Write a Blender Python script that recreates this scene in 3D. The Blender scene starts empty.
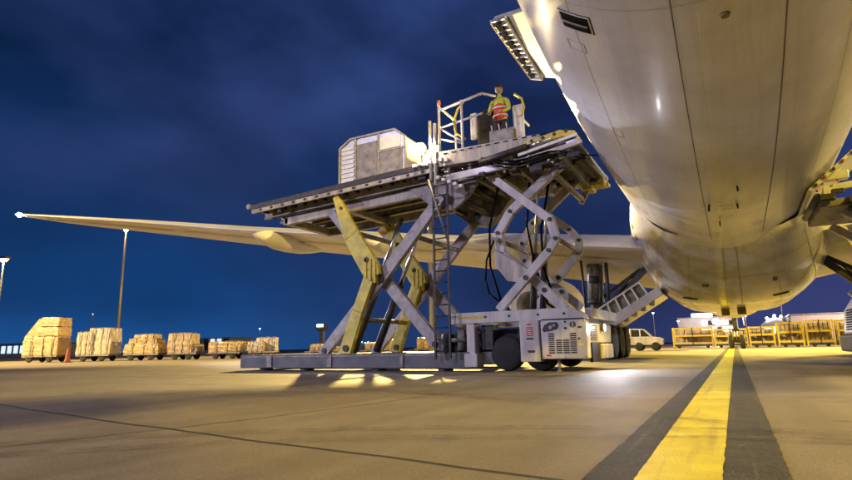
import bpy, bmesh, math, random
from mathutils import Vector, Matrix
R = math.radians
random.seed(7)
S = bpy.context.scene
COL = S.collection

# ------------------------------------------------------------------ materials
def mat(name, col, rough=0.6, metal=0.0, var=0.25, scale=3.0, bump=0.0, coat=0.0, col2=None, streak=False, bscale=None, spec=0.5):
    m = bpy.data.materials.new(name); m.use_nodes = True
    nt = m.node_tree; N = nt.nodes; L = nt.links
    b = N['Principled BSDF']
    b.inputs['Roughness'].default_value = rough; b.inputs['Metallic'].default_value = metal
    b.inputs['Coat Weight'].default_value = coat; b.inputs['Coat Roughness'].default_value = 0.12
    b.inputs['Specular IOR Level'].default_value = spec
    tc = N.new('ShaderNodeTexCoord')
    mp = N.new('ShaderNodeMapping'); L.new(tc.outputs['Object'], mp.inputs[0])
    if streak: mp.inputs['Scale'].default_value = (1, 1, 0.18)
    n1 = N.new('ShaderNodeTexNoise'); n1.inputs['Scale'].default_value = scale; n1.inputs['Detail'].default_value = 8; n1.inputs['Roughness'].default_value = 0.65
    L.new(mp.outputs[0], n1.inputs['Vector'])
    cr = N.new('ShaderNodeValToRGB')
    c2 = col2 if col2 else tuple(c * (1 - var) for c in col)
    cr.color_ramp.elements[0].position = 0.36; cr.color_ramp.elements[0].color = (*c2, 1)
    cr.color_ramp.elements[1].position = 0.6; cr.color_ramp.elements[1].color = (*col, 1)
    L.new(n1.outputs['Fac'], cr.inputs[0]); L.new(cr.outputs[0], b.inputs['Base Color'])
    mr = N.new('ShaderNodeMapRange'); mr.inputs['To Min'].default_value = min(1, rough + 0.12); mr.inputs['To Max'].default_value = max(0.03, rough - 0.08)
    L.new(n1.outputs['Fac'], mr.inputs['Value']); L.new(mr.outputs[0], b.inputs['Roughness'])
    if bump:
        n2 = N.new('ShaderNodeTexNoise'); n2.inputs['Scale'].default_value = bscale or scale * 4; n2.inputs['Detail'].default_value = 5
        L.new(tc.outputs['Object'], n2.inputs['Vector'])
        bp = N.new('ShaderNodeBump'); bp.inputs['Strength'].default_value = bump; bp.inputs['Distance'].default_value = 0.05
        L.new(n2.outputs['Fac'], bp.inputs['Height']); L.new(bp.outputs[0], b.inputs['Normal'])
    return m

def emit(name, col, st):
    m = bpy.data.materials.new(name); m.use_nodes = True
    b = m.node_tree.nodes['Principled BSDF']
    b.inputs['Base Color'].default_value = (0.8, 0.8, 0.8, 1)
    b.inputs['Emission Color'].default_value = (*col, 1); b.inputs['Emission Strength'].default_value = st
    return m

M = {}
M['skin'] = mat('aircraft_paint', (0.76, 0.76, 0.83), 0.30, 0.0, 0.2, 0.6, 0.014, coat=0.15, bscale=0.9)
M['fair'] = mat('fairing_paint', (0.72, 0.70, 0.70), 0.26, 0.0, 0.4, 0.7, 0.015, coat=0.3, bscale=1.1)
M['wing'] = mat('wing_paint', (0.74, 0.71, 0.66), 0.4, 0.0, 0.22, 0.5)
def panels(m, col):
    nt = m.node_tree; N = nt.nodes; L = nt.links; b = N['Principled BSDF']; src = b.inputs['Base Color'].links[0].from_socket
    tc = N.new('ShaderNodeTexCoord'); sp = N.new('ShaderNodeSeparateXYZ'); L.new(tc.outputs['Object'], sp.inputs[0])
    zz = N.new('ShaderNodeMath'); zz.operation = 'SUBTRACT'; zz.inputs[0].default_value = 6.5; L.new(sp.outputs['Z'], zz.inputs[1])
    at = N.new('ShaderNodeMath'); at.operation = 'ARCTAN2'; L.new(sp.outputs['X'], at.inputs[0]); L.new(zz.outputs[0], at.inputs[1])
    am = N.new('ShaderNodeMath'); am.operation = 'MULTIPLY'; am.inputs[1].default_value = 3.0; L.new(at.outputs[0], am.inputs[0])
    cb = N.new('ShaderNodeCombineXYZ'); L.new(sp.outputs['Y'], cb.inputs[0]); L.new(am.outputs[0], cb.inputs[1])
    bk = N.new('ShaderNodeTexBrick'); bk.inputs['Scale'].default_value = 1.0; bk.inputs['Brick Width'].default_value = 2.7; bk.inputs['Row Height'].default_value = 1.32; bk.inputs['Mortar Size'].default_value = 0.004; bk.inputs['Mortar Smooth'].default_value = 1.0
    bk.inputs['Color1'].default_value = (1, 1, 1, 1); bk.inputs['Color2'].default_value = (0.91, 0.915, 0.93, 1); bk.inputs['Mortar'].default_value = (0.72, 0.70, 0.68, 1); L.new(cb.outputs[0], bk.inputs['Vector'])
    x = N.new('ShaderNodeMixRGB'); x.blend_type = 'MULTIPLY'; x.inputs[0].default_value = 1; L.new(src, x.inputs[1]); L.new(bk.outputs['Color'], x.inputs[2])
    mp = N.new('ShaderNodeMapping'); mp.inputs['Scale'].default_value = (0.35, 5.0, 1); L.new(cb.outputs[0], mp.inputs[0])
    n = N.new('ShaderNodeTexNoise'); n.inputs['Scale'].default_value = 1.4; n.inputs['Detail'].default_value = 9; n.inputs['Roughness'].default_value = 0.7; L.new(mp.outputs[0], n.inputs['Vector'])
    r = N.new('ShaderNodeValToRGB'); r.color_ramp.elements[0].position = 0.5; r.color_ramp.elements[0].color = (1,1,1,1); r.color_ramp.elements[1].position = 0.78; r.color_ramp.elements[1].color = (0.62,0.58,0.52,1); L.new(n.outputs['Fac'], r.inputs[0])
    x2 = N.new('ShaderNodeMixRGB'); x2.blend_type = 'MULTIPLY'; x2.inputs[0].default_value = 0.4; L.new(x.outputs[0], x2.inputs[1]); L.new(r.outputs[0], x2.inputs[2])
    # rivet rows: tiny dots along the lap joints
    wv = N.new('ShaderNodeTexVoronoi'); wv.inputs['Scale'].default_value = 26; wv.inputs['Randomness'].default_value = 0.0; L.new(cb.outputs[0], wv.inputs['Vector'])
    dm = N.new('ShaderNodeMath'); dm.operation = 'LESS_THAN'; dm.inputs[1].default_value = 0.13; L.new(wv.outputs['Distance'], dm.inputs[0])
    pp = N.new('ShaderNodeMath'); pp.operation = 'PINGPONG'; pp.inputs[1].default_value = 0.33; L.new(am.outputs[0], pp.inputs[0])
    ls = N.new('ShaderNodeMath'); ls.operation = 'LESS_THAN'; ls.inputs[1].default_value = 0.035; L.new(pp.outputs[0], ls.inputs[0])
    ml = N.new('ShaderNodeMath'); ml.operation = 'MULTIPLY'; L.new(dm.outputs[0], ml.inputs[0]); L.new(ls.outputs[0], ml.inputs[1])
    ms = N.new('ShaderNodeMath'); ms.operation = 'MULTIPLY'; ms.inputs[1].default_value = 0.35; L.new(ml.outputs[0], ms.inputs[0])
    x3 = N.new('ShaderNodeMixRGB'); L.new(ms.outputs[0], x3.inputs[0]); L.new(x2.outputs[0], x3.inputs[1]); x3.inputs[2].default_value = (0.18, 0.17, 0.16, 1)
    L.new(x3.outputs[0], b.inputs['Base Color'])
panels(M['skin'], 0); panels(M['fair'], 0)
M['seam'] = mat('panel_seam_sealant', (0.17, 0.15, 0.14), 0.7)
M['faint'] = mat('faint_panel_gap', (0.38, 0.36, 0.36), 0.5)
M['gearm'] = mat('gear_grey_metal', (0.20, 0.19, 0.18), 0.45, 0.3, 0.5, 6, 0.1)
M['dark'] = mat('dark_greasy_steel', (0.045, 0.042, 0.04), 0.5, 0.3, 0.5, 8, 0.2)
M['black'] = mat('black_void_paint', (0.006, 0.006, 0.006), 0.8, spec=0.1)
M['tyre'] = mat('tyre_rubber', (0.022, 0.021, 0.021), 0.8, 0, 0.4, 5, 0.2)
M['rim'] = mat('wheel_rim_paint', (0.35, 0.34, 0.32), 0.5, 0.2, 0.4, 8)
M['white'] = mat('loader_white_paint', (0.56, 0.53, 0.50), 0.42, 0, 0.35, 3.5, 0.06, coat=0.1, streak=True)
M['beige'] = mat('loader_dirty_beige_paint', (0.50, 0.45, 0.38), 0.5, 0, 0.5, 4, 0.1, streak=True)
M['greys'] = mat('loader_grey_steel', (0.28, 0.25, 0.23), 0.5, 0.15, 0.5, 4, 0.12)
M['armgrey'] = mat('scissor_arm_grey_paint', (0.34, 0.31, 0.30), 0.42, 0.1, 0.4, 5, 0.1)
M['armyel'] = mat('scissor_arm_yellow_paint', (0.74, 0.60, 0.035), 0.42, 0, 0.35, 4, 0.08)
M['base'] = mat('outrigger_grey_paint', (0.12, 0.12, 0.135), 0.55, 0, 0.35, 2.5, 0.1)
M['yellow'] = mat('safety_yellow_paint', (0.66, 0.52, 0.06), 0.45, 0, 0.35, 5)
M['chrome'] = mat('chromed_rod', (0.6, 0.6, 0.62), 0.2, 1.0, 0.1, 5)
M['bumper'] = mat('rubber_bumper_blue_grey', (0.10, 0.11, 0.14), 0.35, 0, 0.3, 6)
M['alum'] = mat('aluminium_sheet', (0.62, 0.62, 0.62), 0.35, 0.7, 0.25, 4, 0.05)
M['railw'] = mat('white_rail_paint', (0.75, 0.74, 0.72), 0.4, 0, 0.2, 6)
M['red'] = mat('red_sticker', (0.55, 0.03, 0.02), 0.5)
M['conered'] = mat('faded_dark_red', (0.22, 0.03, 0.03), 0.6)
M['orange'] = mat('orange_plastic', (0.8, 0.2, 0.03), 0.4)
M['pallet'] = mat('wrapped_cargo_tan', (0.50, 0.38, 0.21), 0.4, 0, 0.5, 2.2, 0.6, coat=0.3, bscale=3.5)
M['pallet2'] = mat('wrapped_cargo_gold', (0.48, 0.35, 0.15), 0.45, 0, 0.55, 3.0, 0.6, coat=0.25, bscale=5)
M['film'] = mat('milky_film_wrap', (0.55, 0.47, 0.36), 0.3, 0, 0.45, 2.6, 0.6, coat=0.5, bscale=4)
M['carton'] = mat('cardboard', (0.50, 0.34, 0.20), 0.6, 0, 0.35, 3, 0.4, bscale=6)
M['cloth'] = mat('dark_canvas', (0.03, 0.028, 0.03), 0.9)
M['whitefab'] = mat('white_vinyl', (0.72, 0.72, 0.70), 0.5)
M['build'] = mat('pale_building_wall', (0.55, 0.50, 0.48), 0.8, 0, 0.15, 0.4)
M['buildp'] = mat('warm_building_wall', (0.50, 0.42, 0.38), 0.8, 0, 0.15, 0.3)
M['pole'] = mat('galvanised_pole', (0.5, 0.48, 0.44), 0.45, 0.3, 0.2, 2)
M['glass'] = mat('dark_glass', (0.03, 0.035, 0.045), 0.08, 0, 0.1, 1)
M['vest'] = mat('red_orange_vest', (0.75, 0.09, 0.03), 0.8)
M['shirt'] = mat('hi_vis_yellow_cloth', (0.58, 0.62, 0.08), 0.85)
M['trous'] = mat('dark_trousers', (0.03, 0.032, 0.045), 0.9)
M['skinp'] = mat('human_skin', (0.42, 0.26, 0.18), 0.55)
M['capm'] = mat('dark_cap', (0.02, 0.02, 0.03), 0.8)
E_WARM = emit('lamp_warm_lit', (1.0, 0.72, 0.32), 120)
E_WHITE = emit('lamp_white_lit', (0.85, 0.9, 1.0), 45)
E_HEAD = emit('headlamp_lit', (1.0, 0.86, 0.62), 18)
E_SOD = emit('sodium_lamp_lit', (1.0, 0.60, 0.16), 30)
E_PALE = emit('pale_blue_window_lit', (0.6, 0.75, 1.0), 1.2)
E_TIP = emit('tip_light_lit', (0.7, 0.85, 1.0), 150)
E_CYAN = emit('cyan_sign_lit', (0.15, 0.6, 1.0), 3.0)
E_RED = emit('red_lamp_lit', (1.0, 0.12, 0.05), 8)
E_GREEN = emit('pale_green_lamp_lit', (0.65, 1.0, 0.5), 4)
E_WIN = emit('lit_window', (1.0, 0.80, 0.5), 2.6)

# ------------------------------------------------------------------ mesh helpers
class MB:
    def __init__(s): s.bm = bmesh.new()
    def quadbox(s, P):            # 8 corners: bottom 0-3, top 4-7
        v = [s.bm.verts.new(p) for p in P]
        for f in ((0,3,2,1),(4,5,6,7),(0,1,5,4),(1,2,6,5),(2,3,7,6),(3,0,4,7)):
            s.bm.faces.new([v[i] for i in f])
        return s
    def box(s, x0, x1, y0, y1, z0, z1):
        return s.quadbox([(x0,y0,z0),(x1,y0,z0),(x1,y1,z0),(x0,y1,z0),(x0,y0,z1),(x1,y0,z1),(x1,y1,z1),(x0,y1,z1)])
    def beam(s, a, b, w, h, up=(0,0,1)):      # rectangular bar from a to b
        a, b = Vector(a), Vector(b); d = (b - a).normalized()
        r = d.cross(Vector(up))
        if r.length < 1e-4: r = d.cross(Vector((0,1,0)))
        r.normalize(); u = r.cross(d)
        P = []
        for (i, j) in ((-1,-1),(1,-1),(1,1),(-1,1)): P.append(a + r*i*w/2 + u*j*h/2)
        Q = [p + (b - a) for p in P]
        return s.quadbox([P[0],P[1],Q[1],Q[0],P[3],P[2],Q[2],Q[3]])
    def tube(s, a, b, r0, r1=None, n=12, cap=True):
        r1 = r0 if r1 is None else r1
        a, b = Vector(a), Vector(b); d = (b - a).normalized()
        x = d.orthogonal().normalized(); y = d.cross(x)
        A = [s.bm.verts.new(a + (x*math.cos(t) + y*math.sin(t))*r0) for t in [2*math.pi*i/n for i in range(n)]]
        B = [s.bm.verts.new(b + (x*math.cos(t) + y*math.sin(t))*r1) for t in [2*math.pi*i/n for i in range(n)]]
        for i in range(n):
            f = s.bm.faces.new((A[i], A[(i+1) % n], B[(i+1) % n], B[i])); f.smooth = True
        if cap: s.bm.faces.new(A[::-1]); s.bm.faces.new(B)
        return s
    def path(s, pts, r, n=8):
        for a, b in zip(pts, pts[1:]): s.tube(a, b, r, r, n)
        return s
    def prism(s, poly, y0, y1):    # polygon in XZ extruded in Y
        A = [s.bm.verts.new((p[0], y0, p[1])) for p in poly]
        B = [s.bm.verts.new((p[0], y1, p[1])) for p in poly]
        n = len(poly)
        s.bm.faces.new(A); s.bm.faces.new(B[::-1])
        for i in range(n): s.bm.faces.new((A[i], B[i], B[(i+1) % n], A[(i+1) % n]))
        return s
    def bent(s, pts, ws, y0, y1):  # bar following a bent line in XZ with a width at each point
        P = [Vector((p[0], p[1])) for p in pts]; Lf, Rt = [], []
        for i, p in enumerate(P):
            if i == 0: d = (P[1]-P[0]).normalized(); k = 1
            elif i == len(P)-1: d = (P[-1]-P[-2]).normalized(); k = 1
            else:
                d1 = (P[i]-P[i-1]).normalized(); d2 = (P[i+1]-P[i]).normalized(); d = (d1+d2).normalized()
                k = 1/max(0.5, d.dot(d1))
            nrm = Vector((-d.y, d.x)); w = ws[i]/2*k
            Lf.append(p + nrm*w); Rt.append(p - nrm*w)
        for i in range(len(P)-1):
            q = [Lf[i], Lf[i+1], Rt[i+1], Rt[i]]
            s.prism([(v.x, v.y) for v in q], y0, y1)
        return s
    def lathe(s, prof, c, axis='y', n=32):   # prof: (distance along axis, radius)
        rings = []
        for (t, r) in prof:
            ring = []
            for i in range(n):
                a = 2*math.pi*i/n; u, v = math.cos(a)*r, math.sin(a)*r
                p = {'y': (c[0]+u, c[1]+t, c[2]+v), 'x': (c[0]+t, c[1]+u, c[2]+v), 'z': (c[0]+u, c[1]+v, c[2]+t)}[axis]
                ring.append(s.bm.verts.new(p))
            rings.append(ring)
        for A, B in zip(rings, rings[1:]):
            for i in range(n):
                f = s.bm.faces.new((A[i], A[(i+1) % n], B[(i+1) % n], B[i])); f.smooth = True
        for ring in (rings[0][::-1], rings[-1]):
            try: s.bm.faces.new(ring)
            except ValueError: pass
        return s
    def sphere(s, c, r, sz=(1,1,1), seg=16):
        mtx = Matrix.Translation(c) @ Matrix.Diagonal((r*sz[0], r*sz[1], r*sz[2], 1))
        g = bmesh.ops.create_uvsphere(s.bm, u_segments=seg, v_segments=seg//2+2, radius=1, matrix=mtx)
        for v in g['verts']:
            for f in v.link_faces: f.smooth = True
        return s
    def build(s, name, m, parent=None, bevel=0.0, wn=False, seg=2):
        bmesh.ops.recalc_face_normals(s.bm, faces=s.bm.faces)
        me = bpy.data.meshes.new(name); s.bm.to_mesh(me); s.bm.free()
        me.materials.append(m)
        o = bpy.data.objects.new(name, me); COL.objects.link(o)
        if parent is not None:
            o.parent = parent
            o.matrix_parent_inverse = Matrix.Translation(-Vector(wloc(parent)))
        if bevel:
            b = o.modifiers.new('edge_bevel', 'BEVEL'); b.width = bevel; b.segments = seg; b.limit_method = 'ANGLE'; b.angle_limit = R(35)
            b.harden_normals = False
        return o
def wloc(o): return o.location if o.data is None else Vector((0,0,0))
def thing(name, label, cat, loc=(0,0,0), group=None):
    o = bpy.data.objects.new(name, None); COL.objects.link(o); o.location = loc; o.empty_display_size = 0.3
    o['label'] = label; o['category'] = cat
    if group: o['group'] = group
    return o
def tag(o, label, cat, group=None):
    o['label'] = label; o['category'] = cat
    if group: o['group'] = group
    return o
def struct(name, mb, m, kind='structure'):
    o = mb.build(name, m); o['kind'] = kind; return o
def copy_tree(o, parent=None):
    c = o.copy(); COL.objects.link(c)
    if parent is not None: c.parent = parent
    for ch in list(o.children): copy_tree(ch, c)
    return c

# ------------------------------------------------------------------ camera (low over the concrete, looking past the belly)
cd = bpy.data.cameras.new('camera'); cam = bpy.data.objects.new('camera', cd); COL.objects.link(cam)
cR = Vector((0.87719, 0.47977, -0.01885)); cU = Vector((0.10687, -0.15682, 0.98183)); cF = Vector((-0.46809, 0.86327, 0.18883))
mw = Matrix.Identity(4)
for i in range(3): mw[i][0] = cR[i]; mw[i][1] = cU[i]; mw[i][2] = -cF[i]
mw[0][3], mw[1][3], mw[2][3] = 0, 0, 0.6
cam.matrix_world = mw
cd.sensor_width = 36; cd.lens = 556/852*36; cd.clip_end = 6000; cd.clip_start = 0.05
S.camera = cam

# ------------------------------------------------------------------ sky
w = bpy.data.worlds.new('World'); S.world = w; w.use_nodes = True
nt = w.node_tree; N = nt.nodes; L = nt.links
bg = N['Background']
sky = N.new('ShaderNodeTexSky'); sky.sky_type = 'NISHITA'; sky.sun_disc = False
sky.sun_elevation = R(1.0); sky.sun_rotation = R(215); sky.ozone_density = 4.0
tc = N.new('ShaderNodeTexCoord'); sx = N.new('ShaderNodeSeparateXYZ'); L.new(tc.outputs['Generated'], sx.inputs[0])
ramp = N.new('ShaderNodeValToRGB'); L.new(sx.outputs['Z'], ramp.inputs[0])
e = ramp.color_ramp.elements
e[0].position = 0.0; e[0].color = (0.008, 0.075, 0.25, 1)
e[1].position = 1.0; e[1].color = (0.003, 0.010, 0.04, 1)
for p, c in ((0.07, (0.004, 0.040, 0.155)), (0.18, (0.004, 0.030, 0.12)), (0.32, (0.0045, 0.022, 0.088)), (0.5, (0.003, 0.012, 0.050))):
    q = e.new(p); q.color = (*c, 1)
# purple city glow on the right hand side of the sky
dp = N.new('ShaderNodeVectorMath'); dp.operation = 'DOT_PRODUCT'; dp.inputs[1].default_value = (0.62, 0.78, 0)
L.new(tc.outputs['Generated'], dp.inputs[0])
mrg = N.new('ShaderNodeMapRange'); mrg.inputs['From Min'].default_value = 0.0; mrg.inputs['From Max'].default_value = 0.85; mrg.clamp = True
L.new(dp.outputs['Value'], mrg.inputs['Value'])
rp = N.new('ShaderNodeValToRGB'); L.new(sx.outputs['Z'], rp.inputs[0])
rp.color_ramp.elements[0].color = (0.030, 0.038, 0.13, 1); rp.color_ramp.elements[1].color = (0.007, 0.012, 0.045, 1)
rp.color_ramp.elements[1].position = 0.7
q = rp.color_ramp.elements.new(0.2); q.color = (0.016, 0.023, 0.105, 1)
mx = N.new('ShaderNodeMixRGB'); L.new(mrg.outputs[0], mx.inputs[0]); L.new(ramp.outputs[0], mx.inputs[1]); L.new(rp.outputs[0], mx.inputs[2])
# soft long-exposure clouds
mp = N.new('ShaderNodeMapping'); mp.inputs['Scale'].default_value = (1.6, 0.8, 2.2); mp.inputs['Rotation'].default_value = (0.5, 0.35, 0.5)
L.new(tc.outputs['Generated'], mp.inputs[0])
nz = N.new('ShaderNodeTexNoise'); nz.inputs['Scale'].default_value = 2.3; nz.inputs['Detail'].default_value = 4; nz.inputs['Roughness'].default_value = 0.5
L.new(mp.outputs[0], nz.inputs['Vector'])
crr = N.new('ShaderNodeValToRGB'); crr.color_ramp.elements[0].position = 0.42; crr.color_ramp.elements[1].position = 0.66
L.new(nz.outputs['Fac'], crr.inputs[0])
zr = N.new('ShaderNodeMapRange'); zr.inputs['From Min'].default_value = 0.1; zr.inputs['From Max'].default_value = 0.35; zr.clamp = True
L.new(sx.outputs['Z'], zr.inputs['Value'])
mu = N.new('ShaderNodeMath'); mu.operation = 'MULTIPLY'; L.new(crr.outputs[0], mu.inputs[0]); L.new(zr.outputs[0], mu.inputs[1])
mu2 = N.new('ShaderNodeMath'); mu2.operation = 'MULTIPLY'; mu2.inputs[1].default_value = 1.0; L.new(mu.outputs[0], mu2.inputs[0])
m2 = N.new('ShaderNodeMixRGB'); L.new(mu2.outputs[0], m2.inputs[0]); L.new(mx.outputs[0], m2.inputs[1]); m2.inputs[2].default_value = (0.022, 0.042, 0.145, 1)
# thin darker gaps
nz2 = N.new('ShaderNodeTexNoise'); nz2.inputs['Scale'].default_value = 1.6; nz2.inputs['Detail'].default_value = 3; L.new(mp.outputs[0], nz2.inputs['Vector'])
dk = N.new('ShaderNodeMapRange'); dk.inputs['From Min'].default_value = 0.35; dk.inputs['From Max'].default_value = 0.65; dk.inputs['To Min'].default_value = 0.55; dk.inputs['To Max'].default_value = 1.15
L.new(nz2.outputs['Fac'], dk.inputs['Value'])
m3 = N.new('ShaderNodeVectorMath'); m3.operation = 'SCALE'; L.new(m2.outputs[0], m3.inputs[0]); L.new(dk.outputs[0], m3.inputs['Scale'])
# the physical twilight sky adds a little on top
sc = N.new('ShaderNodeVectorMath'); sc.operation = 'SCALE'; sc.inputs['Scale'].default_value = 0.012; L.new(sky.outputs[0], sc.inputs[0])
ad = N.new('ShaderNodeVectorMath'); ad.operation = 'ADD'; L.new(m3.outputs[0], ad.inputs[0]); L.new(sc.outputs[0], ad.inputs[1])
L.new(ad.outputs[0], bg.inputs['Color']); bg.inputs['Strength'].default_value = 1.15

# ------------------------------------------------------------------ ground
def ground_material():
    m = bpy.data.materials.new('apron_concrete'); m.use_nodes = True
    nt = m.node_tree; N = nt.nodes; L = nt.links; b = N['Principled BSDF']; b.inputs['Specular IOR Level'].default_value = 0.25
    tc = N.new('ShaderNodeTexCoord')
    def noise(s, d=6, r=0.6, vec=None):
        n = N.new('ShaderNodeTexNoise'); n.inputs['Scale'].default_value = s; n.inputs['Detail'].default_value = d; n.inputs['Roughness'].default_value = r
        L.new(vec or tc.outputs['Object'], n.inputs['Vector']); return n
    a = noise(0.22, 6); c = noise(1.7, 8, 0.7); f = noise(55, 5, 0.85); vf = noise(210, 2, 0.7)
    mp = N.new('ShaderNodeMapping'); mp.inputs['Scale'].default_value = (2.5, 0.25, 1); mp.inputs['Rotation'].default_value = (0, 0, 0.08)
    L.new(tc.outputs['Object'], mp.inputs[0]); st = noise(1.0, 6, 0.6, mp.outputs[0])
    def mix(t, fac, x, y):
        q = N.new('ShaderNodeMixRGB'); q.blend_type = t
        if isinstance(fac, float): q.inputs[0].default_value = fac
        else: L.new(fac, q.inputs[0])
        for k, v in ((1, x), (2, y)):
            if isinstance(v, tuple): q.inputs[k].default_value = (*v, 1)
            else: L.new(v, q.inputs[k])
        return q.outputs[0]
    def rampn(n, p0, p1, c0, c1):
        r = N.new('ShaderNodeValToRGB'); r.color_ramp.elements[0].position = p0; r.color_ramp.elements[1].position = p1
        r.color_ramp.elements[0].color = (*c0, 1); r.color_ramp.elements[1].color = (*c1, 1); L.new(n.outputs['Fac'], r.inputs[0]); return r.outputs[0]
    col = rampn(a, 0.3, 0.7, (0.185, 0.158, 0.122), (0.26, 0.222, 0.172))
    col = mix('MULTIPLY', 0.75, col, rampn(c, 0.3, 0.65, (0.72, 0.70, 0.68), (1.05, 1.05, 1.05)))
    col = mix('MULTIPLY', 0.55, col, rampn(st, 0.35, 0.6, (0.68, 0.66, 0.64), (1, 1, 1)))
    col = mix('MULTIPLY', 0.75, col, rampn(f, 0.3, 0.68, (0.38, 0.38, 0.38), (1.4, 1.4, 1.4)))
    col = mix('MULTIPLY', 0.5, col, rampn(vf, 0.3, 0.6, (0.7, 0.7, 0.7), (1.1, 1.1, 1.1)))
    # small oil drips
    vo = N.new('ShaderNodeTexVoronoi'); vo.inputs['Scale'].default_value = 1.1; vo.inputs['Randomness'].default_value = 1
    nd = noise(9, 3); av = N.new('ShaderNodeVectorMath'); av.operation = 'SCALE'; av.inputs['Scale'].default_value = 0.10; L.new(nd.outputs['Color'], av.inputs[0])
    a2 = N.new('ShaderNodeVectorMath'); a2.operation = 'ADD'; L.new(tc.outputs['Object'], a2.inputs[0]); L.new(av.outputs[0], a2.inputs[1]); L.new(a2.outputs[0], vo.inputs['Vector'])
    rr = N.new('ShaderNodeValToRGB'); rr.color_ramp.elements[0].position = 0.035; rr.color_ramp.elements[1].position = 0.09
    rr.color_ramp.elements[0].color = (0.45, 0.43, 0.4, 1); rr.color_ramp.elements[1].color = (1, 1, 1, 1); L.new(vo.outputs['Distance'], rr.inputs[0])
    col = mix('MULTIPLY', 0.8, col, rr.outputs[0])
    L.new(col, b.inputs['Base Color'])
    mr = N.new('ShaderNodeMapRange'); b.inputs['Specular IOR Level'].default_value = 0.25; mr.inputs['To Min'].default_value = 0.6; mr.inputs['To Max'].default_value = 0.85; L.new(c.outputs['Fac'], mr.inputs['Value']); L.new(mr.outputs[0], b.inputs['Roughness'])
    bp = N.new('ShaderNodeBump'); bp.inputs['Strength'].default_value = 0.35; bp.inputs['Distance'].default_value = 0.006
    L.new(f.outputs['Fac'], bp.inputs['Height']); bp2 = N.new('ShaderNodeBump'); bp2.inputs['Strength'].default_value = 0.25; bp2.inputs['Distance'].default_value = 0.02
    L.new(c.outputs['Fac'], bp2.inputs['Height']); L.new(bp.outputs[0], bp2.inputs['Normal']); L.new(bp2.outputs[0], b.inputs['Normal'])
    return m
g = MB(); vs = [g.bm.verts.new(p) for p in ((-3000,-2500,0),(3000,-2500,0),(3000,3500,0),(-3000,3500,0))]; g.bm.faces.new(vs)
struct('ground', g, ground_material())

def strip(pts, wd, z):
    g = MB(); prev = None
    for i, p in enumerate(pts):
        a = pts[max(0, i-1)]; b = pts[min(len(pts)-1, i+1)]
        d = Vector((b[0]-a[0], b[1]-a[1])).normalized(); n = Vector((-d.y, d.x)) * wd/2
        cur = (g.bm.verts.new((p[0]+n.x, p[1]+n.y, z)), g.bm.verts.new((p[0]-n.x, p[1]-n.y, z)))
        if prev: g.bm.faces.new((prev[0], prev[1], cur[1], cur[0]))
        prev = cur
    return g
M['joint'] = mat('joint_sealant', (0.018, 0.017, 0.016), 0.8, 0, 0.3, 10)
M['linebl'] = mat('black_line_border_paint', (0.022, 0.021, 0.023), 0.7, 0, 0.5, 5, 0.3, col2=(0.05, 0.046, 0.043), bscale=60, spec=0.2)
M['liney'] = mat('yellow_line_paint', (0.66, 0.58, 0.004), 0.6, 0, 0.2, 3, 0.25, col2=(0.54, 0.46, 0.006), bscale=70, spec=0.2)
def ragged(x0, x1, z, amp, seed):
    g = MB(); random.seed(seed); prev = None; y = 0.5
    while y < 110:
        a = amp*(1+0.0*y)
        cur = (g.bm.verts.new((x0+random.uniform(-a, a), y, z)), g.bm.verts.new((x1+random.uniform(-a, a), y, z)))
        if prev: g.bm.faces.new((prev[0], prev[1], cur[1], cur[0]))
        prev = cur; y += 0.07 if y < 12 else 1.0
    return g
def worn(m, under, amount, scale, marks=(0.05,0.05,0.045)):
    nt = m.node_tree; N = nt.nodes; L = nt.links; b = N['Principled BSDF']; src = b.inputs['Base Color'].links[0].from_socket
    tc = N.new('ShaderNodeTexCoord')
    n = N.new('ShaderNodeTexNoise'); n.inputs['Scale'].default_value = scale; n.inputs['Detail'].default_value = 10; n.inputs['Roughness'].default_value = 0.75; L.new(tc.outputs['Object'], n.inputs['Vector'])
    r = N.new('ShaderNodeValToRGB'); r.color_ramp.elements[0].position = amount; r.color_ramp.elements[1].position = amount+0.05; L.new(n.outputs['Fac'], r.inputs[0])
    x = N.new('ShaderNodeMixRGB'); L.new(r.outputs[0], x.inputs[0]); L.new(src, x.inputs[1]); x.inputs[2].default_value = (*under, 1)
    mp = N.new('ShaderNodeMapping'); mp.inputs['Scale'].default_value = (9, 0.35, 1); mp.inputs['Rotation'].default_value = (0,0,0.06); L.new(tc.outputs['Object'], mp.inputs[0])
    n2 = N.new('ShaderNodeTexNoise'); n2.inputs['Scale'].default_value = 1.3; n2.inputs['Detail'].default_value = 8; L.new(mp.outputs[0], n2.inputs['Vector'])
    r2 = N.new('ShaderNodeValToRGB'); r2.color_ramp.elements[0].position = 0.55; r2.color_ramp.elements[1].position = 0.8; L.new(n2.outputs['Fac'], r2.inputs[0])
    x2 = N.new('ShaderNodeMixRGB'); L.new(r2.outputs[0], x2.inputs[0]); L.new(x.outputs[0], x2.inputs[1]); x2.inputs[2].default_value = (*marks, 1)
    L.new(x2.outputs[0], b.inputs['Base Color'])
worn(M['liney'], (0.20, 0.17, 0.11), 0.66, 14, (0.30, 0.22, 0.02))
worn(M['linebl'], (0.14, 0.125, 0.105), 0.60, 11, (0.10, 0.09, 0.08))
def wob(x, k): return 0.012*math.sin(x*3.1+k) + 0.006*math.sin(x*7.7+k*2)
struct('slab_joint', strip([(x, 2.62 - 0.13*(x+0.77) + 0.006*max(0, -x-3)**2 + wob(x, 1)) for x in [i*0.25-30 for i in range(133)]], 0.022, 0.004), M['joint'])
struct('slab_joint', strip([(-3.1-2.6*math.exp(-max(y,0)/3.2)*0.9 + wob(y, 2)*0.5, y) for y in [i*0.5 for i in range(180)]], 0.013, 0.004), M['joint'])
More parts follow.
